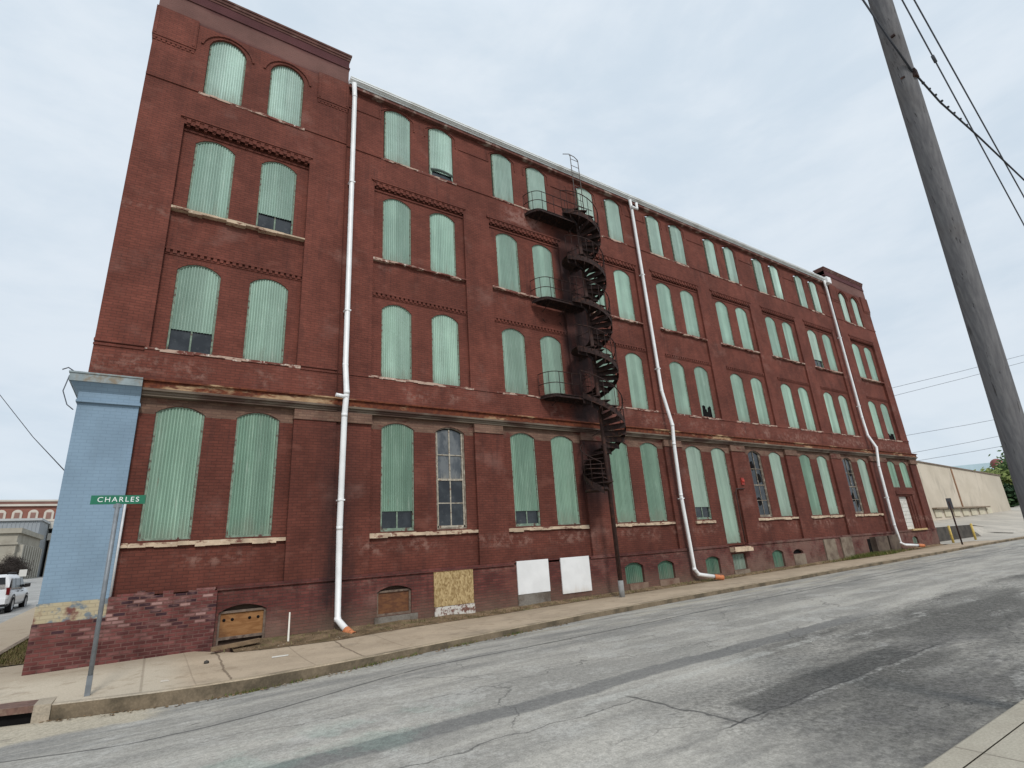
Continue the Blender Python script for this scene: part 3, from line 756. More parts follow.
obj('pilaster_cap', bc2, plain("weathered_blue_grey_stone", (.26, .305, .315), .2, 4, .85, dirt=(.24, .20, .15), dsc=2.5), bw, (XL, yc, 5.86))
obj('yellow_patch', MB().box(XL - .09, XC + .02, YGP - .09, 1.2, .83, 1.2), YEL, bw, (XL, YGP, .83))
pl = MB(); pl.box(XL - .10, XC, YGP - .09, 1.25, -.9, .83)
random.seed(3)
xw = XC; 
while xw < 1.255:
    x2 = min(1.26, xw + random.uniform(.11, .24)); pl.box(xw, x2, YGP - .12 - random.uniform(0, .012), YB + .01, -.9, 1.18 + random.choice([0, 0, .04, .075, .075, .12])); xw = x2
obj('plinth', pl, ROUGH, bw, (XL, YGP, -.9))
obj('corner_conduit', MB().tube([(-.745, YGP - .03, 1.1), (-.735, YGP - .03, 3.2)], .026, 6), PALEMETAL, bw, (XC, YGP, 1.2))
# --- ledge / cornice between ground floor and upper floors
le = MB(); x0, x1 = XC, XR
for z0, z1, y in ((5.70, 5.75, -.31), (5.75, 5.81, -.34), (5.81, 5.87, -.40), (5.87, 6.05, -.36), (6.05, 6.09, -.42)):
    xa, xb = XC + .006, XR + (-y - .3)
    le.box(xa, TL1, y - .04, .1, z0, z1); le.box(TL1, TR0, y, .1, z0, z1); le.box(TR0, xb, y - .04, .1, z0, z1)
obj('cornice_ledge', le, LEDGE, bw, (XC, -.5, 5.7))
# --- upper wall: recess faces F2+F3, and frieze/top floor faces
ZREC0, ZREC1 = 7.02, 13.92
up = MB(); tp = MB()
for i, c in enumerate(CEN):
    hs = [(a, b, zb, zs, RU) for a, b in WX(c) for zb, zs in ((Z2B, Z2S), (Z3B, Z3S))]
    panel(up, c - HW, c + HW, ZREC0 - .06, ZREC1, YR, hs, .06)
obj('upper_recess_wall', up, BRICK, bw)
# front plane: band over ledge, piers, and everything above recesses
upi = MB()
upi.box(XL, TL1, YP - .05, .1, ZLED1 - .05, ZREC0 - .04); upi.box(TL1, TR0, YP, .1, ZLED1 - .05, ZREC0 - .04); upi.box(TR0, XR, YP - .05, .1, ZLED1 - .05, ZREC0 - .04)
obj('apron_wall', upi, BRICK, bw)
for k, (a, b) in enumerate(pr_):
    p = MB(); z0, z1 = ZREC0 - .04, ZREC1
    if k in (0, 9): p.box(a, b, YP - .05, .1, z0, z1)
    elif k == 1: p.box(a, TL1, YP - .05, .1, z0, z1); p.box(TL1, b, YP, .1, z0, z1)
    elif k == 8: p.box(a, TR0, YP, .1, z0, z1); p.box(TR0, b, YP - .05, .1, z0, z1)
    else: p.box(a, b, YP, .1, z0, z1)
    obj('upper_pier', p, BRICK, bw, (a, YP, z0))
h4 = lambda c, t: [(a, b, Z4B, Z4ST if t else Z4S, .42 if t else .2) for a, b in WX(c * .9933)]
ZT0, ZT1 = 17.72, 19.12
ttop = MB(); panel(ttop, XL, TL1, ZREC1, ZT0, YP - .05, h4(CT[0], 1), YS4 + .08); ttop2 = MB(); panel(ttop2, TR0, XR, ZREC1, ZT0, YP - .05, h4(CT[1], 1), YS4 + .08)
mtop = MB(); panel(mtop, TL1, TR0, ZREC1, 17.80, YP, sum([h4(c, 0) for c in CB], []), YS4 + .08)
obj('top_floor_wall', mtop, BRICK, bw); obj('tower_top_wall', ttop, BRICK, bw); obj('tower_top_wall', ttop2, BRICK, bw)
# thin string courses and impost lines on the top floor
class TS:
    def box(q, x0, x1, y0, y1, z0, z1): obj('string_course', MB().box(x0, x1, y0, y1, z0, z1), BRICK, bw, (x0, y0, z0))
ts = TS()
for a, b, y in ((XL, CT[0] - 1.5, YP - .05), (CT[0] + 1.5, TL1, YP - .05), (TR0, CT[1] - 1.5, YP - .05), (CT[1] + 1.5, XR, YP - .05)): ts.box(a, b, y - .03, y + .02, 15.17, 15.24)
cc = [TL1] + sum([[c - 1.5, c + 1.5] for c in CB], []) + [TR0]
for k in range(0, len(cc), 2): ts.box(cc[k], cc[k + 1], YP - .03, YP + .02, 15.14, 15.2); ts.box(cc[k] + (0 if k == 0 else .1), cc[k + 1] - .1, YP - .025, YP + .02, 16.86, 16.91)
for a, b, y in ((XL - .01, CT[0] - HW - .08, YP - .05), (TR0 - .01, CT[1] - HW - .08, YP - .05), (CT[0] + HW + .1, TL1, YP - .05), (CT[1] + HW + .1, XR + .01, YP - .05)): ts.box(a, b, y - .03, y + .02, 6.88, 6.93); ts.box(a, b, y - .04, y + .02, 6.97, 7.04)
for k in range(1, 8):
    a, b = pr_[k + 0] if k > 1 else (TL1, pr_[1][1])
    ts.box(a + .02, b - .02, YP - .02, YP + .02, 6.9, 6.98)
# hood moulds
def hood(mb, xa, xb, zs, rise, y, w=.07, d=.035, off=.16, leg=.0):
    A = arch(xa - off, xb + off, zs, rise + off * .9, 12); B = arch(xa - off - w, xb + off + w, zs, rise + (off + w) * .93, 12)
    if leg: A = [(A[0][0], zs - leg)] + A + [(A[-1][0], zs - leg)]; B = [(B[0][0], zs - leg)] + B + [(B[-1][0], zs - leg)]
    for i in range(len(A) - 1):
        mb.hexa([(A[i][0], y - d, A[i][1]), (A[i + 1][0], y - d, A[i + 1][1]), (A[i + 1][0], y + .02, A[i + 1][1]), (A[i][0], y + .02, A[i][1]),
                 (B[i][0], y - d, B[i][1]), (B[i + 1][0], y - d, B[i + 1][1]), (B[i + 1][0], y + .02, B[i + 1][1]), (B[i][0], y + .02, B[i][1])])
for c in CT:
    for a, b in WX(c * .9933):
        h = MB(); hood(h, a, b, Z4ST - .1, .44, YP - .05, .06, .04, .17); obj('hood_mould', h, BRICK, bw, (a, YP, Z4ST))
for c in CB:
    for a, b in WX(c * .9933):
        h = MB(); hood(h, a, b, Z4S - .05, RU - .06, YP, .05, .025, .12, .4); obj('hood_mould', h, BRICK, bw, (a, YP, Z4S))
# corbel tables over the recesses and dentil bands between F2 and F3
for i, c in enumerate(CEN):
    y = YP - (.05 if i in (0, 8) else 0); k = MB(); a, b = c - HW, c + HW
    k.box(a - .10, b + .08, y - .05, .05, 14.12, 14.20); k.box(a - .03, b + .03, y - .025, .05, 14.08, 14.12)
    k.box(a, b, YR - .015, .05, 13.90, 14.08)
    for j in range(16):
        x = a + (b - a) * (j + .5) / 16
        k.box(x - .05, x + .05, y - .035, .04, 13.95, 14.085); k.box(x - .04, x + .04, y + .02, .04, 13.875, 13.955)
    k.box(a, b, YR - .035, .03, 13.78, 13.84)
    obj('corbel_table', k, BRICK, bw, (c, y, 13.8))
    d = MB(); d.box(a, b, YR - .05, .03, 9.86, 9.90); d.box(a, b, YR - .02, .03, 9.72, 9.76)
    for j in range(22):
        x = a + (b - a) * (j + .5) / 22; d.box(x - .045, x + .045, YR - .045, .03, 9.76, 9.858)
    obj('dentil_band', d, BRICK, bw, (c, YR, 9.7))
# tower parapets
for (a, b) in ((XL, TL1), (TR0, XR)):
    y = YP - .05; p = MB()
    p.box(a, b, y, .35, ZT0, 18.50); p.box(a - .03, b + .03, y - .03, .35, 18.50, 18.56); p.box(a, b, y - .012, .35, 18.56, 18.86)
    obj('tower_parapet', p, PARAPET, bw, (a, y, ZT0))
    q = MB(); q.box(a - .03, b + .03, y - .03, .4, 18.86, 18.95); q.box(a - .05, b + .05, y - .055, .4, 18.95, 19.06); q.box(a - .075, b + .075, y - .08, .45, 19.06, 19.13)
    obj('parapet_coping', q, CAPSTONE, bw, (a, y, 18.86))
    for xa, xb in ((a - .035, a + 1.06), (b - 1.02, b + .035)):
        r = MB(); r.box(xa, xb, y - .045, .05, 16.68, 17.80)
        r.box(xa + .02, xb - .02, y - .025, .05, 16.60, 16.68)
        for j in range(9):
            x = xa + (xb - xa) * (j + .5) / 9; r.box(x - .04, x + .04, y - .02, .03, 16.52, 16.60)
        r.box(xa + .03, xa + .1, y - .06, .03, 16.75, 17.75); r.box(xb - .1, xb - .03, y - .06, .03, 16.75, 17.75)
        obj('corbelled_block', r, BRICK, bw, (xa, y, 16.5))
# sides, back and roof
bo = MB(); DEP = 17.0
bo.quad((XL, DEP, -.9), (XL, YP, -.9), (XL, YP, 18.5), (XL, DEP, 18.5)); bo.quad((XR, YP, -.9), (XR, DEP, -.9), (XR, DEP, 18.5), (XR, YP, 18.5))
bo.quad((XR, DEP, -.9), (XL, DEP, -.9), (XL, DEP, 18.5), (XR, DEP, 18.5))
bo.quad((TL1, YP, 17.7), (TL1, .35, 17.7), (TL1, .35, 18.5), (TL1, YP, 18.5)); bo.quad((TR0, .35, 17.7), (TR0, YP - .05, 17.7), (TR0, YP - .05, 18.9), (TR0, .35, 18.9))
bo.quad((TL1, -.27, 1.2), (TL1, .1, 1.2), (TL1, .1, 17.8), (TL1, -.27, 17.8))
obj('flank_wall', bo, BRICK, bw)
rf = MB().box(XL + .05, XR - .05, .2, DEP - .05, 17.55, 17.66)
obj('roof', rf, plain("tar_roof", (.07, .068, .065), .2, 2, .9), bw)
ib = MB().box(XL + .2, XR - .2, .30, .34, -.5, 17.4)
obj('inner_darkness', ib, DARK, bw)
# gutter
gu = MB(); 
gu.box(TL1, TR0, -.34, .0, 17.74, 17.80)
for z0, z1, y in ((17.74, 17.80, -.36), (17.80, 17.84, -.42), (17.84, 17.92, -.48)): gu.box(TL1 + .003, TR0 - .003, y, -.2, z0, z1)
gu.box(TL1 + .003, TR0 - .003, -.50, -.47, 17.90, 17.935); gu.box(TL1 + .003, TR0 - .003, -.3, .25, 17.92, 17.95)
gut = obj('gutter', gu, plain("galvanised_white_gutter", (.78, .80, .79), .04, 2, .45, dirt=(.60, .59, .55), dsc=.6), bw, (TL1, -.4, 17.8))
fa = MB(); fa.box(TL1 + .003, TR0 - .003, -.33, YP, 17.62, 17.738)
obj('fascia_board', fa, plain("peeling_dark_fascia", (.145, .058, .045), .3, 3, .9, dirt=(.40, .33, .28), dsc=1.5), bw, (TL1, -.3, 17.6))

# --- windows
def shutter_mesh(xa, xb, z0, zs, rise, y, rib=.068, amp=.015, bottom=None, seed=0, clipz=None):
    rr = random.Random(seed); mb = MB(); n = max(8, int((xb - xa) / rib) * 4); w = (xb - xa) / 2; c = (xa + xb) / 2
    R = (w * w + rise * rise) / (2 * rise) if rise > 0 else 1e9
    def topz(x): return zs if rise <= 0 else zs + rise - R + sqrt(max(0, R * R - (x - c) ** 2))
    rows = 5; bend = [rr.uniform(-.008, .008) for _ in range(rows)]; tilt = rr.uniform(-.012, .012)
    grid = []
    for i in range(n + 1):
        x = xa + (xb - xa) * i / n; zb = z0 if bottom is None else bottom(i / n); zt = topz(x); colm = []
        # each board is three overlapping sheets
        sh = int(min(2.999, 3 * i / n)) * .004
        for j in range(rows):
            z = zb + (zt - zb) * j / (rows - 1)
            colm.append((x, y - sh + amp * sin(2 * pi * (x - c + .5005) / rib) + bend[j] + tilt * (i / n - .5), z))
        grid.append(colm)
    k0 = len(mb.v)
    for colm in grid: mb.v += colm
    for i in range(n):
        for j in range(rows - 1):
            a = k0 + i * rows + j; mb.f.append((a, a + rows, a + rows + 1, a + 1)); mb.sm.append(False)
    return mb
def frame_ring(xa, xb, zb, zs, rise, y0, y1, w=.05):
    mb = MB(); A = arch(xa, xb, zs, rise, 8); B = arch(xa + w, xb - w, zs, max(.01, rise - w * .6), 8)
    O = [(xa, zb)] + A + [(xb, zb)]; I = [(xa + w, zb + w)] + B + [(xb - w, zb + w)]
    O.append(O[0]); I.append(I[0])
    for i in range(len(O) - 1):
        mb.hexa([(I[i][0], y0, I[i][1]), (I[i + 1][0], y0, I[i + 1][1]), (I[i + 1][0], y1, I[i + 1][1]), (I[i][0], y1, I[i][1]),
                 (O[i][0], y0, O[i][1]), (O[i + 1][0], y0, O[i + 1][1]), (O[i + 1][0], y1, O[i + 1][1]), (O[i][0], y1, O[i][1])])
    return mb
OPEN = {(3, 0, 1): .62, (2, 0, 0): .66, (1, 1, 0): .56, (1, 2, 0): .50, (1, 4, 0): .52, (3, 7, 0): .55, (4, 3, 0): .45}
RAG = {(4, 1, 1): 'curl', (2, 4, 1): 'rag', (2, 8, 1): 'rag2'}
SASH = {(1, 1, 1), (1, 5, 0), (1, 7, 0)}
cnt = 0
def window(fl, i, k, a, b, zb, zs, rise, ysh, m):
    global cnt; cnt += 1; c = (a + b) / 2
    key = (fl, i, k); o = (c, ysh, zb)
    fm = FRAMED if key in SASH else FRAME
    fr = frame_ring(a + .002, b - .002, zb + .002, zs, rise, ysh - .022, ysh + .07, .045)
    W = obj('window', fr, fm, bw, o)
    A = arch(a + .03, b - .03, zs, rise - .02, 8); full = [(a + .03, zb + .03), (b - .03, zb + .03)] + A[::-1]
    if key in SASH:
        mid = zb + (zs - zb) * .5; q = MB()
        pa = MB(); pb_ = MB()
        x0, x1 = a + .05, b - .05; xm = (x0 + x1) / 2
        tops = [p for p in arch(x0, x1, zs - .02, rise - .04, 8)]
        pb_.prism([(x0, mid), (x1, mid)] + tops[::-1], ysh + .05, ysh + .056); pa.box(x0, x1, ysh + .035, ysh + .041, zb + .05, mid)
        obj('upper_pane', pb_, DUST if i == 1 else GLASS, W, o, 'whitened dusty upper sash pane' if i == 1 else None); obj('lower_pane', pa, GLASS, W, o)
        q.box(x0, x1, ysh + .0, ysh + .048, mid - .03, mid + .03); q.box(xm - .018, xm + .018, ysh + .02, ysh + .049, zb + .05, zs + rise - .06)
        for zz in (zb + (mid - zb) * .52, mid + (zs - mid) * .52): q.box(x0, x1, ysh + .022, ysh + .0485, zz - .015, zz + .015)
        q.box(x0, x1, ysh + .005, ysh + .047, zb + .05, zb + .11); q.box(x0, x0 + .04, ysh + .005, ysh + .046, zb, zs); q.box(x1 - .04, x1, ysh + .005, ysh + .046, zb, zs)
        obj('sash_bars', q, FRAMEW if i == 1 else FRAMED, W, o)
        if i in (5, 7):
            for (u, v, s_) in ((.3, .25, .2), (.7, .62, .16), (.28, .8, .17)) if i == 5 else ((.65, .2, .22), (.3, .3, .2), (.7, .75, .15)):
                cx, cz = x0 + (x1 - x0) * u, zb + (zs - zb) * v; pts = []
                for t in range(9): r_ = s_ * random.uniform(.55, 1.1); pts.append((cx + r_ * .9 * cos(2 * pi * t / 9), cz + r_ * 1.5 * sin(2 * pi * t / 9)))
                obj('broken_pane_hole', MB().prism(pts, ysh + .026, ysh + .030), DARK, W, o)
        return
    bt = None; z0 = zb + .015
    lab = None
    if key in OPEN:
        h = OPEN[key]; z0 = zb + h
        P_ = MB().box(a + .05, b - .05, ysh + .04, ysh + .05, zb + .05, z0 + .1); obj('pane', P_, GLASS, W, o)
        mu = MB(); xm = (a + b) / 2; mu.box(xm - .02, xm + .02, ysh + .015, ysh + .042, zb + .05, z0 + .05); mu.box(a + .05, b - .05, ysh + .018, ysh + .044, zb + .04, zb + .09)
        obj('muntin', mu, FRAME, W, o); lab = "corrugated shutter cut short above a strip of glass"
    elif key in RAG:
        P_ = MB().box(a + .05, b - .05, ysh + .04, ysh + .05, zb + .05, zb + 1.1); obj('pane', P_, GLASS if RAG[key] == 'curl' else DARK, W, o)
        if RAG[key] == 'curl': bt = lambda t: zb + .06 + .26 * (t > .08) * (t < .93) * (.75 + .35 * t * (1 - t))
        elif RAG[key] == 'rag':
            rr = random.Random(5); js = [rr.uniform(-.07, .07) for _ in range(40)]
            bt = lambda t: zb + .02 + (0 if t < .15 or t > .85 else .55 + js[int(t * 12)] - (.18 if .4 < t < .52 else 0))
        else: bt = lambda t: zb + (.55 if t > .05 else .05) - (.35 if .5 < t < .6 else 0)
        if RAG[key] == 'rag2': bt = lambda t: zb + .50 - (.12 if .3 < t < .42 else 0) - (.45 if t > .88 else 0)
        lab = "corrugated shutter with its lower edge torn open"
    s = shutter_mesh(a + .034, b - .034, z0, zs, rise - .03, ysh, bottom=bt, seed=cnt)
    obj('shutter', s, m, W, o, lab)
    if key == (4, 1, 1):
        cu = MB(); N = 10
        for t in range(N):
            u0, u1 = a + .05 + (b - a - .1) * t / N, a + .05 + (b - a - .1) * (t + 1) / N
            for (ya, za, yb, zb2) in ((0, .36, -.05, .32), (-.05, .32, -.06, .27), (-.06, .27, -.04, .235)):
                f = lambda u: .10 * sin(pi * (u - a) / (b - a))
                cu.quad((u0, ysh + ya, zb + za + f(u0)), (u1, ysh + ya, zb + za + f(u1)), (u1, ysh + yb, zb + zb2 + f(u1)), (u0, ysh + yb, zb + zb2 + f(u0)))
        obj('curled_sheet', cu, plain("dark_sheet_underside", (.06, .08, .07), .3, 6, .6), W, o)  # curled flap coloured darker than the shutter sheet
for i, c in enumerate(CEN):
    T = i in (0, 8)
    for k, (a, b) in enumerate(WX(c)):
        _, _, zb, zs, r = groundwin[i][k]
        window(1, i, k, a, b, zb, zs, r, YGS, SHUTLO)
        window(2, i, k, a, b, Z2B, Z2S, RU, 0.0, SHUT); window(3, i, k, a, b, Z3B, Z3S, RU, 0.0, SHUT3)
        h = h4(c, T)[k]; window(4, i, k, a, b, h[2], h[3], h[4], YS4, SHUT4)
# sills
def sill(xa, xb, y, z0, z1, m, seed):
    rr = random.Random(seed); s = MB(); x = xa
    while x < xb - 1e-6:
        x2 = min(xb, x + rr.uniform(.12, .55)); 
        if xb - x2 < .2: x2 = xb
        s.box(x, x2, y - rr.uniform(-.012, .02), .05 if y > -.2 else -.05, z0 + rr.uniform(0, .05), z1 - rr.uniform(0, .02)); x = x2
    return obj('sill', s, m, bw, (xa, y, z0))
for i, c in enumerate(CEN):
    t = .05 if i in (0, 8) else 0
    if i == 4: sill(c - 1.5, c - .22, YGR - .06, 2.19, 2.31, SILL, 40)
    elif i != 8: sill(c - HW + .003, c + HW - .003, YGR - .07, 2.18, 2.32, SILL, i + 1)
    sill(c - HW - .08, c + HW + .10, YP - .015 - t, 6.88, 6.985, SILLUP, i + 11)
    sill(c - HW + .003, c + HW - .003, YP - .015 - t, 11.03, 11.14, SILL if i == 0 else SILLUP, i + 21)
    sill(c * .9933 - 1.5, c * .9933 + 1.5, YP - .02 - t, 15.11, 15.215, SILLUP, i + 31)
# loading door of the right tower
c = CT[1]
dr = MB()
for j in range(9): dr.box(c - 1.05, c + .35, .005, .02 + .004 * (j % 2), 1.25 + j * .228, 1.25 + (j + 1) * .228 - .012)
obj('loading_door', dr, plain("white_plank_door", (.62, .60, .55), .08, 2, .7, dirt=(.45, .42, .36), dsc=2), bw, (c, .2, 1.2))
obj('door_lintel', MB().box(c - 1.45, c + 1.25, YGR - .09, .0, 3.42, 3.60), BRICK, bw, (c, YGR, 3.4))
obj('door_sill', MB().box(c - 1.0, c + 1.1, YGR - .26, .1, 1.20, 1.30), YWOOD, bw, (c, YGR, 1.2))
obj('door_jamb', MB().box(c + .35, c + .55, -.12, .03, 1.3, 3.29), BRICK, bw, (c, YGR, 1.3)); obj('door_jamb', MB().box(c + .85, c + 1.1, YGR - .06, .0, 1.3, 3.41), BRICK, bw, (c, YGR, 1.3))

# ------------------------------------------------------------------ drainpipes
def pipe(label, pts, outlet, r=.075):
    x, y, z = pts[-1]
    t = thing('drainpipe', (x, y, z), label, 'drainpipe', 'white drainpipes on the street front')
    obj('pipe', MB().tube(pts, r, 12), PIPE, t)
    for p in pts[1:-1]:
        p = Vector(p); obj('elbow_collar', MB().tube([p + Vector((0, 0, .05)), p - Vector((0, 0, .05))], r + .004, 12), PIPE, t, p)
    for z in (13.6, 8.9, 3.2):
        # find x,y of the pipe at that height
        for i in range(len(pts) - 1):
            a, b = pts[i], pts[i + 1]
            if a[2] >= z >= b[2] and a[2] - b[2] > .5:
                k = (a[2] - z) / (a[2] - b[2]); xx, yy = a[0] + (b[0] - a[0]) * k, a[1] + (b[1] - a[1]) * k
                br = MB().box(xx - r - .008, xx + r + .008, yy - r - .006, yy + r + .05, z - .02, z + .02); obj('strap', br, PIPE, t, (xx, yy, z))
    o0, o1 = Vector(outlet[0]), Vector(outlet[1]); d = (o1 - o0).normalized()
    oc = MB().tube([o0, o1], r + .02, 12, False); oc.tube([o1 - d * .03, o1], r + .032, 12, False)
    obj('clay_outlet', oc, ORANGE, t)
    obj('outlet_mouth', MB().tube([o1 - d * .03, o1 - d * .025], r + .018, 12), DARK, t)
    return t
def PW(xm, zm, y): return (xm * (15 + y) / 15, y, mz(zm, y))
y1, y2 = -.33, -.62
t1 = pipe("white drainpipe between the left tower and the first bay, beside the boarded basement window",
     [PW(4.08, 18.2, -.42), PW(4.11, 17.6, y1), PW(4.11, 7.25, y1), PW(4.17, 6.4, y2), PW(4.13, 5.7, -.58), PW(4.10, 2.5, -.5), PW(4.13, .20, -.52), PW(4.40, -.12, -.85)],
     (PW(4.36, -.09, -.80), PW(4.55, -.26, -1.08)), .082)
lp = MB().tube([PW(3.86, 6.30, -.66), PW(4.2, 6.26, -.64)], .055, 10); obj('side_inlet', lp, PIPE, t1)
t2 = pipe("white drainpipe bending around the ledge just right of the fire escape",
     [PW(18.05, 18.15, -.42), PW(18.08, 17.6, y1), PW(18.17, 8.0, y1), PW(18.52, 6.45, y2), PW(18.42, 5.6, -.58), PW(18.34, 3.4, -.5), PW(18.44, .42, -.5), PW(18.66, .20, -.52), PW(19.7, .03, -.66)],
     (PW(19.6, .04, -.65), PW(20.15, -.04, -.75)))
obj('offset_elbow', MB().tube([PW(18.1, 17.75, -.42), PW(18.5, 17.75, -.44), PW(18.5, 18.1, -.44)], .07, 10), PIPE, t2)
t3 = pipe("white drainpipe between the last bay and the far right tower",
     [PW(36.95, 18.2, -.42), PW(37.0, 17.6, y1), PW(37.0, 8.3, y1), PW(37.1, 7.15, y1), PW(37.85, 6.4, y2), PW(37.45, 5.2, -.58), PW(37.35, 1.6, -.5), PW(37.5, .56, -.5), PW(38.0, .42, -.55), PW(39.9, .30, -.75)],
     (PW(39.8, .30, -.74), PW(40.6, .25, -.85)))
obj('hopper_head', MB().box(36.0, 36.5, -.62, -.3, 17.55, 17.98), PIPE, t3)

# ------------------------------------------------------------------ fire escape
FX, FY, FR = 13.23, -1.10, .86
fe = thing('fire_escape', (FX, FY, H(FX, FY)), "dark rusty spiral iron fire escape stair with curved balconies on the brick wall", "fire escape")
obj('centre_post', MB().tube([(FX, FY, .25), (FX, FY, 14.6)], .075, 10), IRONLT, fe)
obj('post_sleeve', MB().tube([(FX, FY, H(FX, FY) - .1), (FX, FY, .42)], .095, 12), plain("grey_post_base", (.25, .25, .245), .15, 8, .8), fe)
LEV = [14.88, 10.86, 6.94]
HT = []
zz = [(14.88, 12.72), (12.72, 10.86), (10.86, 8.8), (8.8, 6.94), (6.94, 3.45)]
def sector(z, a0, a1, r0=.07, r1=FR, th=.03, n=3):
    mb = MB(); A = [a0 + (a1 - a0) * i / n for i in range(n + 1)]
    poly = [(FX + r0 * cos(a), FY + r0 * sin(a)) for a in A] + [(FX + r1 * cos(a), FY + r1 * sin(a)) for a in reversed(A)]
    poly = poly[::-1]
    mb.slab(poly, z - th, z)
    # riser lip below the outer rim
    return mb
hand = []
for (za, zb) in zz:
    last = za == 6.94; n = 17 if last else 11; A0, A1 = radians(186), radians(186 + (389 if last else 262))
    ld = sector(za, radians(82), radians(190), n=8, r1=.84, th=.02); 
    if za not in LEV:
        obj('landing', ld, IRON, fe, (FX, FY, za))
    for t in range(n):
        a0 = A0 + (A1 - A0) * t / n; a1 = A0 + (A1 - A0) * (t + 1) / n + radians(23)
        z = za - (za - zb) * (t + 1) / (n + 1)
        if z < 3.4: continue
        z += random.uniform(-.02, .02); a0 += random.uniform(-.03, .03)
        tr = sector(z, a0, a1, r1=FR * random.uniform(.93, 1.03))
        # closed riser under the tread's leading edge
        q = [(FX + .07 * cos(a0), FY + .07 * sin(a0)), (FX + FR * cos(a0), FY + FR * sin(a0))]
        tr.hexa([(q[0][0], q[0][1], z - .20), (q[1][0], q[1][1], z - .20), (q[1][0] + .012 * sin(a0), q[1][1] - .012 * cos(a0), z - .20), (q[0][0] + .012 * sin(a0), q[0][1] - .012 * cos(a0), z - .20),
                 (q[0][0], q[0][1], z), (q[1][0], q[1][1], z), (q[1][0] + .012 * sin(a0), q[1][1] - .012 * cos(a0), z), (q[0][0] + .012 * sin(a0), q[0][1] - .012 * cos(a0), z)])
        obj('tread', tr, IRON, fe, (FX, FY, z))
    # handrail, stringer and balusters of this turn
    hr = MB(); rail = []; strg = []; N = 28
    for k in range(N + 1):
        a = A0 + (A1 - A0) * k / N; z = za - (za - zb) * k / N
        rail.append((FX + (FR + .01) * cos(a), FY + (FR + .01) * sin(a), z + .88)); strg.append((FX + FR * cos(a), FY + FR * sin(a), z - .08))
    hr.tube(rail, .020, 6); obj('handrail', hr, IRON, fe, (FX, FY, zb))
    sg = MB(); 
    for k in range(N):
        a, b = strg[k], strg[k + 1]
        sg.quad((a[0], a[1], a[2] - .12), (b[0], b[1], b[2] - .12), (b[0], b[1], b[2] + .10), (a[0], a[1], a[2] + .10))
        a2 = (FX + (a[0] - FX) * .985, FY + (a[1] - FY) * .985); b2 = (FX + (b[0] - FX) * .985, FY + (b[1] - FY) * .985)
        sg.quad((b2[0], b2[1], b[2] - .12), (a2[0], a2[1], a[2] - .12), (a2[0], a2[1], a[2] + .10), (b2[0], b2[1], b[2] + .10))
    obj('stringer', sg, IRON, fe, (FX, FY, zb))
    for k in range(0, N + 1, 2): obj('baluster', MB().tube([strg[k], rail[k]], .011, 5), IRON, fe, strg[k])
    for k in range(2, N, 8):
        p = Vector(rail[k]); d = Vector((p.x - FX, p.y - FY, 0)).normalized()
        bs = MB().tube([p + d * (.06 + .06 * cos(s_)) + Vector((0, 0, .10 + .08 * sin(s_))) for s_ in [j * .6 for j in range(9)]], .008, 5); obj('rail_scroll', bs, IRON, fe, p)
# bright worn rail at the foot
obj('worn_rail', MB().tube([at(596.5, 456, 23.1), at(601, 481, 23.0)], .014, 6), PALEMETAL, fe)
hl = MB()
obj('bottom_plate', sector(3.48, radians(125), radians(222), n=6, th=.07), IRON, fe, (FX, FY, 3.5))
# balconies
def balcony(z, xl, xr):
    y0, y1 = YP - .0, -.78
    pts = [(xl + .42, y0)]; N = 8
    ol = [(xr, y0), (xl + .02, y0)] + [(xl + .50 - .50 * cos(pi / 2 * k / N), y0 + (y1 - y0) * sin(pi / 2 * k / N)) for k in range(0, N + 1)] + [(xr, y1)]
    # ccw from above: go front from left to right, back right to left
    fr = ol[2:]; poly = [(xr, y0), (xl + .0, y0)] + fr[1:]
    b = MB().slab(poly, z - .05, z)
    bal = obj('balcony', b, IRON, fe, (xl, y0, z))
    rim = MB()
    for k in range(len(fr) - 1):
        a, c_ = fr[k], fr[k + 1]; rim.quad((a[0], a[1], z - .10), (c_[0], c_[1], z - .10), (c_[0], c_[1], z + .03), (a[0], a[1], z + .03))
    obj('rim', rim, IRON, bal, (xl, y0, z))
    rl = MB()
    for h in (.45, .88): rl.tube([(a, b_, z + h) for a, b_ in fr], .016, 6)
    for k in (0, 4, 8): rl.tube([(fr[k][0], fr[k][1], z), (fr[k][0], fr[k][1], z + .88)], .012, 5)
    x = xl + 1.1
    while x < min(xr, 14.4): rl.tube([(x, y1, z), (x, y1, z + .88)], .011, 5); x += .62
    obj('railing', rl, IRON, bal, (xl, y0, z))
    x = xl + .55
    while x < xr - .1:
        bk = MB().tube([(x, y1 + .05, z - .06), (x, y0 + .25, z - .35), (x, y0, z - .75)], .016, 5); bk.tube([(x, y0, z - .08), (x, y1, z - .08)], .02, 5); obj('bracket', bk, IRON, bal, (x, y0, z)); x += .85
    j = MB()
    for k in range(9): j.box(xl + .2, xr, y0 - .05 - .075 * k, y0 - .03 - .075 * k, z - .11, z - .045)
    obj('joists', j, IRON, bal, (xl, y0, z))
balcony(14.88, 11.2, 14.5); balcony(10.86, 11.2, 13.2); balcony(6.94, 11.2, 13.2)
ld = MB()
for x, top in ((13.72, 18.62), (14.16, 18.50)):
    ld.tube([(x, -.62, 14.88), (x, -.62, top - .06), (x - .03, -.60, top)], .02, 6)
ld.tube([(13.40, -.5, 18.62), (13.69, -.60, 18.66), (13.72, -.62, 18.58)], .018, 6)
ld.tube([(13.72, -.62, 18.62), (13.95, -.62, 18.60), (14.16, -.62, 18.48)], .018, 6)
z = 14.8
while z < 18.4: ld.tube([(13.72, -.62, z), (14.16, -.62, z)], .013, 6); z += .36
ladm = plain("bare_steel_ladder", (.13, .11, .10), .2, 9, .6, .2, .3)
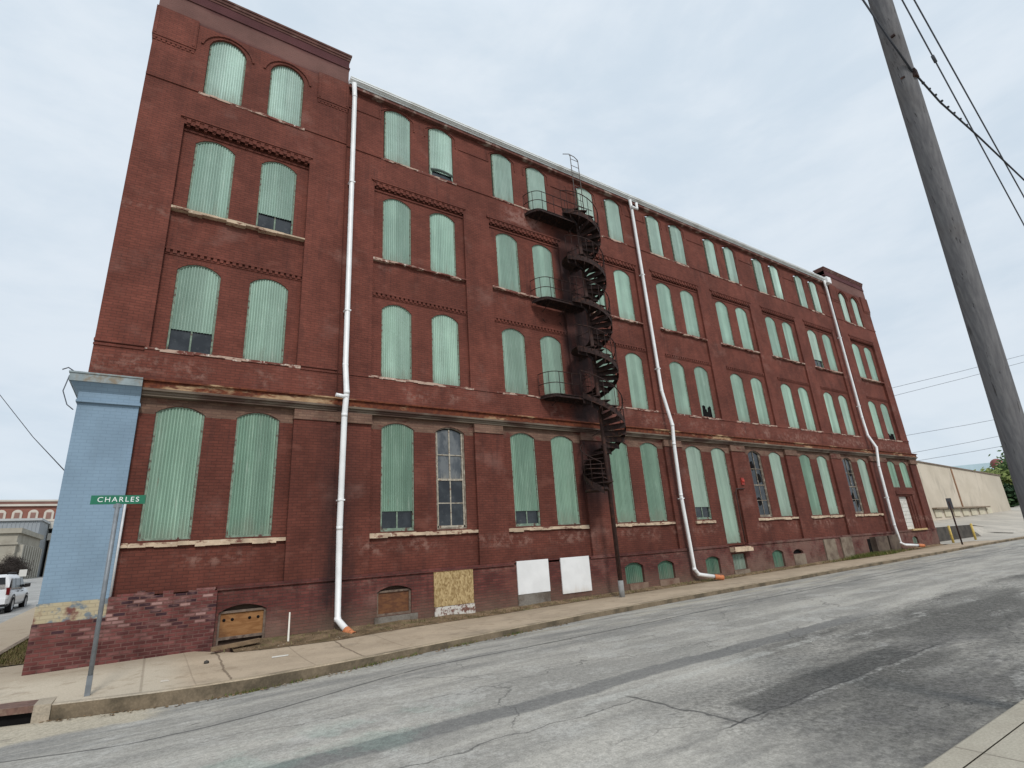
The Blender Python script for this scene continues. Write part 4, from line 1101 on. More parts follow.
obj('roof_ladder', ld, ladm, fe, (13.9, -.62, 14.5))

# ------------------------------------------------------------------ small fixtures
def PB(px, py, y):
    d = CF + CR * ((px - 512) / FPX) + CU * ((384 - py) / FPX); t = (y - CAM.y) / d.y; return CAM + d * t
ab_ = PB(743, 481, -.33)
al = thing('alarm_bell', ab_, "small red alarm bell on the brick pier beside the broken sash window", "alarm")
obj('bell_dome', MB().lathe([(.001, -.06), (.05, -.055), (.075, -.03), (.08, 0), (.08, .05)], ab_, 16, 'y'), plain("alarm_red", (.42, .045, .03), .15, 8, .5), al)
obj('backplate', MB().box(ab_.x - .1, ab_.x + .1, -.33, -.26, ab_.z - .17, ab_.z + .15), plain("alarm_red_dark", (.28, .04, .03), .15, 8, .6), al)
cz = PB(735, 487, -.33)
cd_ = tag(obj('conduit_pipe', MB().tube([(ab_.x + .0, -.32, ab_.z - .34), (cz.x + .1, -.32, ab_.z - .36), (cz.x, -.32, ab_.z - .5), (cz.x, -.32, 1.3)], .028, 8), IRONLT), "thin rusty conduit pipe bending down the pier below the red alarm", "pipe")

# street sign with the lettering
sb = at(88, 690, 1); 
px_ = Vector((-.70, -3.13, H(-.7, -3.13)))
ss = thing('street_sign', px_, "green street name plate reading CHARLES on a grey metal pole at the kerb", "street sign")
obj('pole', MB().tube([px_ - Vector((0, 0, .1)), px_ + Vector((0, 0, 3.06))], .036, 10), GALV, ss)
sq = MB().box(px_.x - .038, px_.x + .038, px_.y - .038, px_.y + .038, px_.z - .02, px_.z + .30); obj('pole_sleeve', sq, GALV, ss)
sc = px_ + Vector((0, 0, 3.125))
def letters(txt, size, m, parent, loc, rot, name, ext=.002):
    cu = bpy.data.curves.new(name, 'FONT'); cu.body = txt; cu.size = size; cu.align_x = 'CENTER'; cu.align_y = 'CENTER'; cu.extrude = ext; cu.space_character = 1.27
    o_ = bpy.data.objects.new(name, cu); COL.objects.link(o_); bpy.context.view_layer.update()
    me = bpy.data.meshes.new_from_object(o_.evaluated_get(bpy.context.evaluated_depsgraph_get())); bpy.data.objects.remove(o_); me.name = name
    me.materials.clear(); me.materials.append(m)
    o = bpy.data.objects.new(name, me); COL.objects.link(o); o.parent = parent
    o.location = Vector(loc) - ORG[parent.name]; o.rotation_euler = rot; return o
LW = .40
a_s = radians(-4)
ux = Vector((cos(a_s), sin(a_s), 0)); uy = Vector((-sin(a_s), cos(a_s), 0))
def sgn(u, v, z): return sc + ux * u + uy * v + Vector((0, 0, z))
pm = MB(); r_ = .078
pm.hexa([sgn(-LW, -.012, -r_), sgn(LW, -.012, -r_), sgn(LW, .012, -r_), sgn(-LW, .012, -r_), sgn(-LW, -.012, r_), sgn(LW, -.012, r_), sgn(LW, .012, r_), sgn(-LW, .012, r_)])
obj('name_plate', pm, plain("sign_green", (.006, .145, .075), .08, 6, .4, 0, .5), ss, sc)
obj('sign_bracket', MB().box(sc.x - .06, sc.x + .06, sc.y - .03, sc.y + .03, sc.z - .14, sc.z - .08), GALV, ss, sc)
letters("CHARLES", .124, plain("sign_white", (.80, .82, .80), .03, 5, .5), ss, sgn(0, -.0135, 0), (radians(90), 0, a_s), 'lettering')

# storm drain at the corner
dx0, dx1 = -3.3, -1.33
dn = thing('storm_drain', (-2.2, -3.1, -.2), "dark kerb inlet of a storm drain with a rusty brown top plate", "drain")
tpm = MB()
n_ = 6
for k in range(n_):
    xa, xb = dx0 + (dx1 - dx0) * k / n_, dx0 + (dx1 - dx0) * (k + 1) / n_
    ya, yb = curb(xa), curb(xb); za, zb = H(xa, ya), H(xb, yb)
    tpm.hexa([(xa, ya - .03, za - .07), (xb, yb - .03, zb - .07), (xb, yb + .5, zb - .07), (xa, ya + .5, za - .07), (xa, ya - .03, za + .02), (xb, yb - .03, zb + .02), (xb, yb + .5, zb + .02), (xa, ya + .5, za + .02)])
obj('top_plate', tpm, plain("rusty_drain_plate", (.15, .085, .065), .3, 9, .75, 0, .3, dirt=(.22, .15, .11), dsc=6), dn)
mo = MB()
for k in range(n_):
    xa, xb = dx0 + (dx1 - dx0) * k / n_, dx0 + (dx1 - dx0) * (k + 1) / n_
    mo.quad((xa, curb(xa) + .06, H(xa, -3) - .55), (xb, curb(xb) + .06, H(xb, -3) - .55), (xb, curb(xb) + .06, H(xb, -3) - .05), (xa, curb(xa) + .06, H(xa, -3) - .05))
obj('inlet_mouth', mo, DARK, dn)
ck = MB().hexa([(dx1, curb(dx1) - .02, -.45), (dx1 + .22, curb(dx1 + .22) - .02, -.45), (dx1 + .22, curb(dx1) + .5, -.45), (dx1, curb(dx1) + .55, -.45), (dx1, curb(dx1) - .02, H(dx1, -3) + .015), (dx1 + .22, curb(dx1 + .22) - .02, H(dx1, -3) + .015), (dx1 + .22, curb(dx1) + .5, H(dx1, -3) + .015), (dx1, curb(dx1) + .55, H(dx1, -3) + .015)])
obj('inlet_cheek', ck, KERB, dn)

# litter and loose timber
pk = Vector((1.7, -1.02, H(1.7, -1.2) + .07))
tag(obj('loose_plank', MB().hexa([Vector(p) for p in [(1.18, -1.20, pk.z - .02), (2.15, -1.02, pk.z + .02), (2.15, -.86, pk.z + .02), (1.18, -1.04, pk.z - .02), (1.18, -1.20, pk.z + .05), (2.15, -1.02, pk.z + .09), (2.15, -.86, pk.z + .09), (1.18, -1.04, pk.z + .05)]]), plain("grey_brown_timber", (.20, .135, .08), .3, 7, .9)), "weathered plank lying on the soil below the boarded window", "plank")
s0 = Vector((2.75, -.98, H(2.7, -1) + .0)); 
tag(obj('wooden_stake', MB().hexa([s0 + Vector(p) for p in [(-.02, -.012, -.05), (.02, -.012, -.05), (.02, .012, -.05), (-.02, .012, -.05), (.045, .30, .60), (.075, .30, .60), (.075, .315, .60), (.045, .315, .60)]]), plain("white_stake_paint", (.66, .62, .54), .1, 6, .8)), "thin pale stake leaning on the wall near the left drainpipe", "stake")
pz = H(2.3, -2.6) + .005
def litter(name, x, y, pts, c, lab, cat):
    z = H(x, y) + .012; tag(obj(name, MB().slab([(x + a, y + b) for a, b in pts], z - .006, z + .006), plain(name + "_mat", c, .1, 8, .8)), lab, cat)
litter('paper_scrap', 2.32, -2.45, [(-.16, -.05), (.15, -.06), (.17, .02), (-.13, .05)], (.66, .64, .58), "white paper scrap on the pavement below the pale stake", "litter")
litter('wrapper', .35, -3.0, [(-.06, -.05), (.07, -.03), (.04, .06), (-.05, .05)], (.55, .50, .43), "crumpled pale wrapper on the slab beside the green street sign pole", "litter")
tag(obj('stone', MB().lathe([(.001, -.02), (.05, .0), (.045, .04), (.001, .06)], (1.05, -2.0, H(1, -2)), 7), plain("dark_stone", (.05, .045, .04), .2, 9, .9)), "small dark stone on the pavement in front of the rubble plinth", "stone")

# grass and weeds
def blades(name, spots, h, m, seed, label, cat):
    rr = random.Random(seed); mb = MB()
    for (x, y, z) in spots:
        a = rr.uniform(0, 2 * pi); hh = h * rr.uniform(.4, 1.2); w = .008 + hh * .04; lx, ly = cos(a) * hh * .6, sin(a) * hh * .6
        mb.quad((x - w * sin(a), y + w * cos(a), z), (x + w * sin(a), y - w * cos(a), z), (x + lx, y + ly, z + hh))
    return tag(obj(name, mb, m, kind='stuff'), label, cat)
def f_grass(n, a=(.10, .14, .035), b=(.17, .15, .06)):
    P = n.pos(); return n.mix(n.step(n.noise(P, 4, 4), .4, .6), a, b)
GR = mat("verge_grass", lambda n: f_grass(n), .9, 0, .1); DRY = mat("dry_weeds", lambda n: f_grass(n, (.24, .18, .095), (.13, .13, .05)), .95, 0, .1)
rr = random.Random(11)
sp_ = []
while len(sp_) < 1100:
    x = rr.uniform(1.4, 36); y0 = inner(x); y = rr.uniform(y0 - .02, -.36)
    if rr.random() < .5 + .5 * sin(x * 1.7) * sin(x * .6 + 1): sp_.append((x, y, H(x, y0) + .02 + .06 * (y - y0) / max(.05, -.33 - y0)))
blades('dry_weed_strip', sp_, .07, DRY, 1, "thin dry weeds in the soil along the wall foot", "weeds")
sp_ = [(rr.gauss(32.6, 1.5), -.42 - abs(rr.gauss(0, .22)), 0) for _ in range(2600)]
sp_ = [(x, y, H(x, y) + .02) for x, y, z in sp_ if y > inner(x) - .2]
blades('grass_patch', sp_, .20, GR, 2, "green grass patch at the wall foot by the far hatches", "grass")
sp_ = [(rr.uniform(-2.92, -1.95), rr.uniform(1.65, 10.5), 0) for _ in range(5200)]
sp_ = [(x, y, H(x, y) + .01) for x, y, z in sp_]
blades('verge_grass', sp_, .10, mat("dull_verge_grass", lambda n: f_grass(n, (.085, .085, .03), (.16, .125, .06)), .95, 0, .1), 3, "patchy grass on the verge beside the building's left flank", "grass")

rl_ = random.Random(23); lf = MB()
for k in range(700):
    x = rl_.uniform(1.3, 34) if k % 3 else rl_.uniform(-1.2, 9)
    if k % 3: y = inner(x) + rl_.gauss(.05, .16); z = H(x, inner(x)) + .03 + .08 * max(0, y - inner(x))
    else: y = curb(x) - abs(rl_.gauss(0, .10)) - .02; z = H(x, y) - .128 - .09 * (1 - sst(x, .2, 5)) * sst(y, -7.5, -4.2)
    if y > -.34: continue
    r_l = rl_.uniform(.012, .035); a_l = rl_.uniform(0, 6.28)
    lf.quad(*[(x + r_l * cos(a_l + t) * q_, y + r_l * sin(a_l + t) * q_, z + .006 + h_) for t, q_, h_ in ((0, 1.3, .0), (1.57, .7, .012), (3.14, 1.3, .004), (4.71, .7, .015))])
tag(obj('leaf_litter', lf, plain('dry_leaf_litter', (.21, .135, .07), .5, 3, .95, dirt=(.42, .37, .30), dsc=2.3), kind='stuff'), 'dry leaves and grit scattered along the kerb and wall foot', 'litter')
sp_ = []
for k in range(420):
    x = rr.choice([1.6, 2.4, 3.6, 4.4, 5.8, 7.3]) + rr.gauss(0, .22); y = curb(x) - .015 - abs(rr.gauss(0, .02)); sp_.append((x, y, H(x, y) - .14 - .09 * (1 - sst(x, .2, 5)) * sst(y, -7.5, -4.2)))
blades('kerb_weeds', sp_, .07, GR, 5, 'small green weeds sprouting along the foot of the kerb', 'weeds')

# ------------------------------------------------------------------ utility pole and cables
p0, p1 = Vector((7.515, -13.229, -.3)), Vector((5.978, -14.0, 10.4))
up_ = thing('utility_pole', (p0.x, p0.y, H(p0.x, p0.y)), "tall leaning grey wooden utility pole on the near pavement", "utility pole")
def f_pole(n):
    P = n.pos(); g_ = n.noise(n.vm(P, (26, 26, .6)), 1.4, 4, .6)
    c = n.mix(n.step(g_, .3, .7), (.125, .122, .128), (.185, .18, .182)); c = n.mix(n.step(n.noise(P, 1.5, 4), .5, .7) * .4, c, (.115, .10, .09)); sp = n.step(n.noise(n.vm(P, (38, 38, .55)), 1.0, 3), .66, .72); kn = n.step(n.vor(n.vm(P, (3.2, 3.2, 1.1)), 1.0), .10, .05); c = n.mix(n.clamp(sp * .7 + kn * .6), c, (.045, .04, .038)); return c, g_ - sp * 1.5
PTS = [p0 + (p1 - p0) * (k / 12) for k in range(13)]
obj('shaft', MB().tube(PTS, [.124 - .025 * k / 12 for k in range(13)], 20), mat("weathered_pole_wood", f_pole, .9, 0, .2, .7, .01), up_)
bt = MB()
for px2, py2 in ((893, 36), (903, 78), (914, 74)):
    q = at(px2, py2, 5.90); bt.box(q.x - .012, q.x + .012, q.y - .02, q.y + .02, q.z - .012, q.z + .012)
obj('bolt', bt, IRON, up_)
CAB = plain("black_cable", (.035, .038, .045), .2, 5, .7)
CABF = plain('faint_grey_wire', (.16, .17, .19), .1, 5, .7)
CABG = plain("grey_cable", (.10, .11, .13), .2, 5, .6)
def cable(pts, r, lab, m=CAB, extra=None):
    c = tag(obj('overhead_cable', MB().tube(pts, r, 6), m), lab, 'cable', 'overhead cables')
    if extra: obj('splice', extra, m, c)
    return c
a, b = at(848, -100, 6.4), at(1024, 225, 9.0); v_ = b - a
j_ = at(936, 62, 1); 
tt = .40; jp = a + v_ * .405
cable([a, b, a + v_ * 4 + Vector((0, 0, .5))], .010, "lower overhead cable with a small splice, running down from the pole to the right", CABG, MB().tube([jp - v_.normalized() * .06, jp + v_.normalized() * .06], .02, 8))
a, b = at(834, -144, 6.55), at(1024, 197, 9.6); v_ = b - a
cable([a, b, a + v_ * 4 + Vector((0, 0, .5))], .011, "plain overhead cable above the spliced one, running down to the right", CABG)
pts = [at(838, -25, 6.5), at(863, 0, 6.2), at(890, 40, 5.90), at(912, 71, 5.86), at(917, 76, 5.98), at(940, 102, 6.4), at(979, 137, 7.1), at(1024, 180, 8.0), at(1110, 250, 10.5), at(1300, 395, 18), at(1500, 520, 40)]
sp2 = MB()
for k in range(9):
    q = at(917 + k * 6.2, 77 + k * 6.0, 5.98 + k * .11); sp2.lathe([(.001, -.012), (.016, -.008), (.016, .008), (.001, .012)], q, 6)
cable(pts, .011, "dark wrapped cable crossing the utility pole and sagging to the right", CAB, sp2)
bolt2 = at(914, 74, 5.88); obj('cable_clamp', MB().box(bolt2.x - .035, bolt2.x + .035, bolt2.y - .03, bolt2.y + .03, bolt2.z - .05, bolt2.z + .05), IRON, up_)
for k, (q1, q2, lab) in enumerate((((896, 387), (1024, 355), "highest of five thin wires behind the right tower"), ((903, 393.5), (1024, 362), "second highest thin wire behind the right tower, just below the top one"),
        ((909, 435), (1024, 414), "middle thin wire of five behind the right tower"), ((917, 452), (1024, 431), "thin wire just above the lowest one behind the right tower"), ((922, 460), (1024, 442), "lowest thin wire, right above the beige building"))):
    a, b = at(*q1, 62), at(*q2, 62); v_ = b - a
    o = tag(obj('power_line', MB().tube([a - v_ * 1.0, a, a + v_ * .5 - Vector((0, 0, .06)), b, b + v_ * 2], .024, 5), CABF), lab, 'wire', 'wires behind the right tower')
aL = Vector((-1.95, .35, 3.95)); 
tag(obj('service_wire', MB().tube([aL, at(33, 437, 18), at(0, 395, 20), at(-120, 235, 30)], .012, 5), CAB), "thin dark wire rising left from the blue corner of the building", "wire")
hk = MB().tube([(XL - .2, -.45, 6.08), (XL - .32, -.47, 6.16), (XL - .42, -.47, 6.10)], .014, 5); hk.tube([(XL - .27, -.5, 5.98), (XL - .33, -.5, 5.6), (XL - .22, -.48, 5.3), (XL - .1, -.46, 5.2)], .012, 5)
obj('wire_hook', hk, CABG, bw, (XL, -.45, 6))

# ------------------------------------------------------------------ right background
q = Vector((47.2, -1.2, 0)); 
sg0 = Vector((41.4, -1.75, H(41.4, -1.75)))
rs = thing('road_sign', sg0, "small dark road sign on a thin post standing beyond the building", "road sign")
obj('post', MB().tube([sg0, sg0 + Vector((-.1, 0, 2.6))], .045, 8), IRON, rs)
obj('sign_panel', MB().hexa([(sg0.x - .20, sg0.y + .06, sg0.z + 2.15), (sg0.x + .05, sg0.y - .12, sg0.z + 2.15), (sg0.x + .06, sg0.y - .10, sg0.z + 2.15), (sg0.x - .19, sg0.y + .08, sg0.z + 2.15), (sg0.x - .20, sg0.y + .06, sg0.z + 2.80), (sg0.x + .05, sg0.y - .12, sg0.z + 2.80), (sg0.x + .06, sg0.y - .10, sg0.z + 2.80), (sg0.x - .19, sg0.y + .08, sg0.z + 2.80)]), plain("dark_sign_back", (.045, .045, .05), .1, 5, .6), rs)
BOLL = plain("yellow_bollard_paint", (.56, .40, .10), .15, 6, .6, dirt=(.34, .26, .12), dsc=5)
for (x, y), lab in (((44.36, -.35), "yellow steel bollard nearer the brick building"), ((48.1, -.45), "yellow steel bollard at the right end of the dark retaining wall")):
    z = H(x, y)
    b_ = thing('bollard', (x, y, z), lab, 'bollard', 'bollards by the loading yard')
    obj('bollard_tube', MB().tube([(x, y, z - .1), (x, y, z + 1.08)], .07, 12), BOLL, b_); obj('bollard_cap', MB().lathe([(.07, 0), (.06, .03), (.001, .05)], (x, y, z + 1.08), 12), BOLL, b_)
rw = MB().box(45.0, 54.2, 1.45, 1.72, -.1, 1.24)
tag(obj('retaining_wall', rw, mat("dark_damp_concrete", lambda n: f_conc(n, (.085, .075, .065), (.05, .045, .04)), .9, 0, .2)), "low dark retaining wall behind the two yellow bollards", "wall")
cb = thing('concrete_building', (70, 6, 1.8), "long windowless beige concrete building beyond the brick warehouse", "building")
cm = MB(); XA, XB_ = 56, 83.2
cm.hexa([(XA, 6, 1.0), (XB_, 6, 1.0), (XB_, 30, 1.0), (XA, 30, 1.0), (XA, 6, 7.45), (XB_, 6, 6.35), (XB_, 30, 6.35), (XA, 30, 7.45)])
def f_beige(n):
    P = n.pos(); c = n.mix(n.step(n.noise(n.vm(P, (.6, 1, .6)), .8, 4), .38, .64), (.57, .50, .405), (.51, .445, .355))
    c = n.mix(n.step(n.noise(n.vm(P, (1.2, 1, .35)), .8, 5, .65), .55, .7) * .5, c, (.30, .265, .215))
    return n.mix(n.step(n.px, 76, 82) * .4, c, (.37, .34, .28))
obj('wall', cm, mat("beige_concrete_wall", f_beige, .9, 0, .2), cb)
obj('coping', MB().hexa([(XA, 5.9, 7.45), (XB_ + .1, 5.9, 6.35), (XB_ + .1, 30, 6.35), (XA, 30, 7.45), (XA, 5.9, 7.58), (XB_ + .1, 5.9, 6.48), (XB_ + .1, 30, 6.48), (XA, 30, 7.58)]), plain("brown_coping", (.17, .13, .10), .2, 2, .85), cb)
obj('rust_seam', MB().box(68.55, 68.8, 5.93, 6, 2.2, 6.85), plain("rust_stained_seam", (.26, .15, .09), .3, 2, .9), cb)
lg = MB(); lg.box(61, 75.3, 5.6, 6, 2.78, 2.92); obj('dock_canopy', lg, plain("brown_canopy", (.22, .17, .12), .2, 2, .85), cb)
DPM = plain("cream_dock_panel", (.55, .50, .38), .1, 1, .8)
for x in rng(61.2, 75, 2.3): obj('dock_panel', MB().box(x, x + 1.5, 5.9, 5.98, 2.05, 2.70), DPM, cb, (x, 5.9, 2.05))
rb = MB().box(71.2, 74.6, 14, 17, 7.0, 8.9); obj('roof_unit', rb, plain("grey_roof_unit", (.33, .38, .42), .15, 1, .7), cb)
rb2 = MB().box(74.7, 75.9, 14.4, 17, 7.0, 8.5); obj('roof_duct', rb2, plain("pale_roof_duct", (.45, .50, .53), .1, 1, .7), cb)
fb = thing('distant_building', (150, 45, 3), "pale blue-grey flat building far behind the beige concrete building", "building")
fbm = MB(); A_, B_ = at(950, 468, 130), at(1008, 462, 145)
fbm.hexa([(A_.x, A_.y, 0), (B_.x, B_.y, 0), (B_.x + 15, B_.y + 30, 0), (A_.x + 15, A_.y + 30, 0), (A_.x, A_.y, A_.z), (B_.x, B_.y, B_.z), (B_.x + 15, B_.y + 30, B_.z), (A_.x + 15, A_.y + 30, A_.z)])
obj('wall', fbm, plain("pale_blue_grey_cladding", (.47, .54, .56), .06, .2, .8), fb)
fr2 = MB(); fr2.hexa([(A_.x - .5, A_.y - .6, A_.z - 1.6), (B_.x + .5, B_.y - .6, B_.z - 1.6), (B_.x, B_.y + .1, B_.z - 1.6), (A_.x, A_.y + .1, A_.z - 1.6), (A_.x - .5, A_.y - .6, A_.z + .3), (B_.x + .5, B_.y - .6, B_.z + .3), (B_.x, B_.y + .1, B_.z + .3), (A_.x, A_.y + .1, A_.z + .3)])
obj('roof_band', fr2, plain("blue_roof_band", (.40, .52, .57), .06, .2, .7), fb)
# round sign above the hedge
rsn = at(997, 464, 96)
rg = thing('round_sign', (rsn.x, rsn.y, H(rsn.x, rsn.y)), "small round maroon and pink sign standing above the trees at right", "sign")
obj('sign_post', MB().tube([(rsn.x, rsn.y, H(rsn.x, rsn.y)), (rsn.x, rsn.y, rsn.z - 1)], .12, 8), GALV, rg)
dsc = MB().lathe([(.98 * sin(pi * k / 10) + .001, -.98 * cos(pi * k / 10)) for k in range(11)], rsn, 18); obj('sign_ball', dsc, plain("maroon_sign_paint", (.22, .075, .065), .2, 1, .6), rg)
ds2 = MB().lathe([(.72 * sin(pi * k / 10) + .001, -.72 * cos(pi * k / 10)) for k in range(11)], rsn + Vector((-.27, -.30, -.22)), 18); obj('sign_face', ds2, plain("pink_sign_paint", (.56, .33, .27), .15, 1, .6), rg)

def tree(name, base, h, rx, ry, rz, n, leaf, m, seed, lab, cat, trunk=.18, bare=False):
    rr = random.Random(seed); t = thing(name, base, lab, cat); base = Vector(base); top = base + Vector((0, 0, h))
    tm = MB(); tm.tube([base - Vector((0, 0, .2)), base + Vector((.1, 0, h * .35)), base + Vector((.05, .1, h * .75))], [trunk, trunk * .7, trunk * .3], 7)
    c = base + Vector((0, 0, h - rz)); clumps = []
    for k in range(26):
        u = Vector((rr.gauss(0, 1), rr.gauss(0, 1), rr.gauss(0, 1))); u.normalize(); u *= rr.uniform(.35, .95)
        p = c + Vector((u.x * rx, u.y * ry, u.z * rz)); clumps.append((p, rr.uniform(.22, .42)))
        if k % 2 == 0: tm.tube([base + Vector((0, 0, h * rr.uniform(.2, .45))), (base + Vector((0, 0, h * .5)) + p) / 2, p], [trunk * .35, trunk * .2, .012], 5)
    obj('trunk', tm, plain(name + "_bark", (.09, .07, .055), .2, 8, .9), t)
    cr = MB()
    for k in range(n):
        p, s = rr.choice(clumps); u = Vector((rr.gauss(0, 1), rr.gauss(0, 1), rr.gauss(0, 1))) * .5
        q = p + Vector((u.x * rx * s, u.y * ry * s, u.z * rz * s)) * 1.4
        a1 = Vector((rr.gauss(0, 1), rr.gauss(0, 1), rr.gauss(0, 1))).normalized(); a2 = a1.orthogonal(); L = leaf * rr.uniform(.6, 1.3)
        if bare: cr.quad(q - a1 * L * 1.6, q + a2 * L * .10, q + a1 * L * 1.6)
        else: cr.quad(q - a1 * L, q + a2 * L * .5, q + a1 * L, q - a2 * L * .5)
    obj('crown', cr, m, t); return t
def f_leaf(n, a=(.045, .085, .028), b=(.10, .15, .045)):
    P = n.pos(); return n.mix(n.step(n.noise(P, .9, 4), .4, .62), a, b)
LEAF = mat("green_leaves", lambda n: f_leaf(n), .8, 0, .2); LEAFD = mat("dark_green_leaves", lambda n: f_leaf(n, (.02, .045, .018), (.045, .08, .03)), .8, 0, .2)
LEAFY = mat("yellow_green_leaves", lambda n: f_leaf(n, (.13, .17, .05), (.20, .23, .075)), .8, 0, .2)
for (px3, py3, w3, h3, rx3, m3, lab3) in ((1006, 508, 78, 6.2, 2.6, LEAFY, "yellow-green tree just right of the beige building"), (1016, 512, 86, 6.6, 3.2, LEAF, "green tree half hidden behind the utility pole"), (1010, 515, 74, 3.2, 2.2, LEAFD, "dark green shrub at the right corner of the beige building"), (1038, 512, 84, 8.5, 4.0, LEAF, "taller green tree right of the utility pole")):
    p = at(px3, py3, w3); tree('tree' if h3 > 4 else 'shrub', (p.x, p.y, H(p.x, p.y) - .1), h3, rx3, rx3, h3 * .42, 2600, .32, m3, int(px3), lab3, 'tree' if h3 > 4 else 'shrub')

# ------------------------------------------------------------------ left background
bA = thing('concrete_hall', (-17, 70, 2.4), "tan concrete hall with upright fins behind the white car", "building")
CON2 = plain("tan_hall_concrete", (.36, .33, .27), .12, .5, .9, dirt=(.29, .26, .21), dsc=.6)
m_ = MB(); m_.box(-34, -13.6, 67.5, 82, 0, 7.2); obj('wall', m_, CON2, bA)
m_ = MB(); m_.box(-34.2, -13.3, 67.2, 82, 7.2, 7.75); m_.box(-34.05, -13.45, 67.35, 82, 5.95, 6.2); obj('roof_band', m_, CON2, bA)
FNM = plain("pale_fin_concrete", (.44, .41, .345), .1, .5, .9)
for k in range(9): obj('fin', MB().box(-13.6, -13.05, 68.2 + k * 1.5, 68.75 + k * 1.5, 2.0, 5.95), FNM, bA, (-13.6, 68.2 + k * 1.5, 2))
m_ = MB().box(-13.62, -13.56, 68.4, 81.6, 2.6, 5.8); obj('window_band', m_, plain("dim_window_band", (.10, .10, .09), .2, 1, .4), bA)
bB = thing('metal_clad_building', (-18, 84, 3), "grey metal clad building rising behind the tan hall", "building")
m_ = MB().box(-40, -14.2, 83.5, 100, 0, 9.9)
for k in range(60): m_.box(-40 + k * .43, -39.93 + k * .43, 83.42, 83.5, 6, 9.9)
obj('wall', m_, plain("grey_ribbed_metal", (.30, .325, .345), .08, .5, .6), bB)
obj('roof_trim', MB().box(-40.2, -14.0, 83.2, 100.2, 9.9, 10.2), plain("pale_metal_trim", (.42, .43, .43), .08, .5, .6), bB)
bD = thing('slab_building', (-11, 92, 3), "building of stacked pale concrete balconies and columns beside the blue corner", "building")
m_ = MB()
m_.box(-13.9, -4, 92, 106, 0, 10.5); obj('wall', m_, plain("dark_concrete_core", (.22, .20, .17), .15, .5, .9), bD)  # core wall in a darker concrete than slabs and columns
BSM = plain("pale_balcony_concrete", (.52, .50, .45), .08, .5, .9)
for z0 in (8.6, 10.3): obj('balcony_slab', MB().box(-14.1, -3.8, 90.4, 92, z0 - 1.0, z0), BSM, bD, (-14.1, 90.4, z0 - 1))
CLM = plain("pale_column_concrete", (.44, .40, .34), .08, .5, .9)
for k in range(7): obj('column', MB().box(-13.8 + k * 1.5, -13.2 + k * 1.5, 90.8, 91.4, 2, 7.6), CLM, bD, (-13.8 + k * 1.5, 90.8, 2))
bC = thing('brick_block', (-30, 133, 4), "distant red brick block with pale arched window surrounds on the skyline", "building")
RB2 = plain("distant_red_brick", (.27, .115, .085), .15, .4, .9); CR2 = plain("cream_trim", (.58, .53, .46), .08, .5, .9)
m_ = MB().box(-62, -12, 133, 160, 0, 17.6); obj('wall', m_, RB2, bC)
m_ = MB().box(-62.5, -11.5, 132.5, 160, 17.0, 17.4); m_.box(-62.5, -11.5, 132.6, 160, 17.95, 18.3); m_.box(-62.2, -11.7, 132.8, 160, 13.9, 14.3); obj('trim', m_, CR2, bC)
m_ = MB().box(-62.3, -11.7, 132.7, 160, 17.4, 17.95); obj('roof_edge', m_, plain("brown_eave", (.20, .105, .085), .15, .5, .9), bC)
PFG = plain("pale_far_glass", (.27, .15, .12), .15, .5, .4)
x = -61
while x < -13:
    A = arch(x, x + 1.6, 15.7, .6, 6)
    wn = obj('window', MB().prism([(x, 14.3), (x + 1.6, 14.3)] + A[::-1], 132.8, 133), CR2, bC, (x, 132.8, 14.3))
    obj('pane', MB().box(x + .4, x + 1.2, 132.7, 132.8, 14.4, 15.7), PFG, wn, (x, 132.7, 14.4)); x += 2.5
p = at(8, 577, 50); tree('bare_bush', (p.x, p.y, H(p.x, p.y)), 2.3, 1.25, 1.2, 1.1, 7000, .16, plain("brown_twigs", (.045, .035, .03), .3, 2, .9), 5, "dark leafless bush in front of the tan hall", "bush", .09, True)
p = at(22, 578, 36); zb = H(p.x, p.y)
sgb = thing('small_sign', (p.x, p.y, zb), "small white sign board on a post above the white car", "sign")
obj('post', MB().tube([(p.x, p.y, zb), (p.x, p.y, p.z + .1)], .05, 6), GALV, sgb); obj('sign_board', MB().box(p.x - .2, p.x + .2, p.y - .06, p.y - .0, p.z + .1, p.z + .55), plain("white_board_paint", (.62, .61, .57), .1, 2, .7), sgb)

# ------------------------------------------------------------------ white SUV seen from behind
suv0 = Vector((-6.62, 20.4, 0)); suv0.z = H(-6.3, 22) - .13
sv = thing('parked_car', suv0, "white sport utility car with dark rear glass parked in the side street", "car")
WH = plain("white_car_paint", (.72, .73, .74), .04, 1, .25, 0, .5); GLS = plain("tinted_car_glass", (.008, .010, .012), .1, 2, .22, 0, .25); BLK = plain("black_car_trim", (.018, .018, .02), .1, 4, .6); TYRE = plain("tyre_rubber", (.016, .016, .017), .15, 6, .85)
ALLOY = plain("alloy_rim", (.42, .43, .45), .1, 5, .35, .6, .5); REDL = plain("red_tail_lamp", (.16, .012, .014), .1, 5, .25, 0, .5)
rot = radians(-1.5)
def sp3(x, y, z): return (suv0.x + x * cos(rot) - y * sin(rot), suv0.y + x * sin(rot) + y * cos(rot), suv0.z + z)
def loft(mb, rings):
    k = len(mb.v); n = len(rings[0])
    for r in rings: mb.v += [sp3(*p) for p in r]
    for i in range(len(rings) - 1):
        for j in range(n):
            a = k + i * n + j; b = k + i * n + (j + 1) % n; mb.f.append((a, b, b + n, a + n)); mb.sm.append(True)
    mb.f.append(tuple(k + j for j in reversed(range(n)))); mb.sm.append(False); e = k + (len(rings) - 1) * n; mb.f.append(tuple(e + j for j in range(n))); mb.sm.append(False)
def ring(y, hw, z0, z1, tb=.06, tt=.08):
    return [(-hw + tb, y, z0), (hw - tb, y, z0), (hw, y, z0 + .14), (hw, y, z1 - .2), (hw - tt, y, z1), (-hw + tt, y, z1), (-hw, y, z1 - .2), (-hw, y, z0 + .14)]
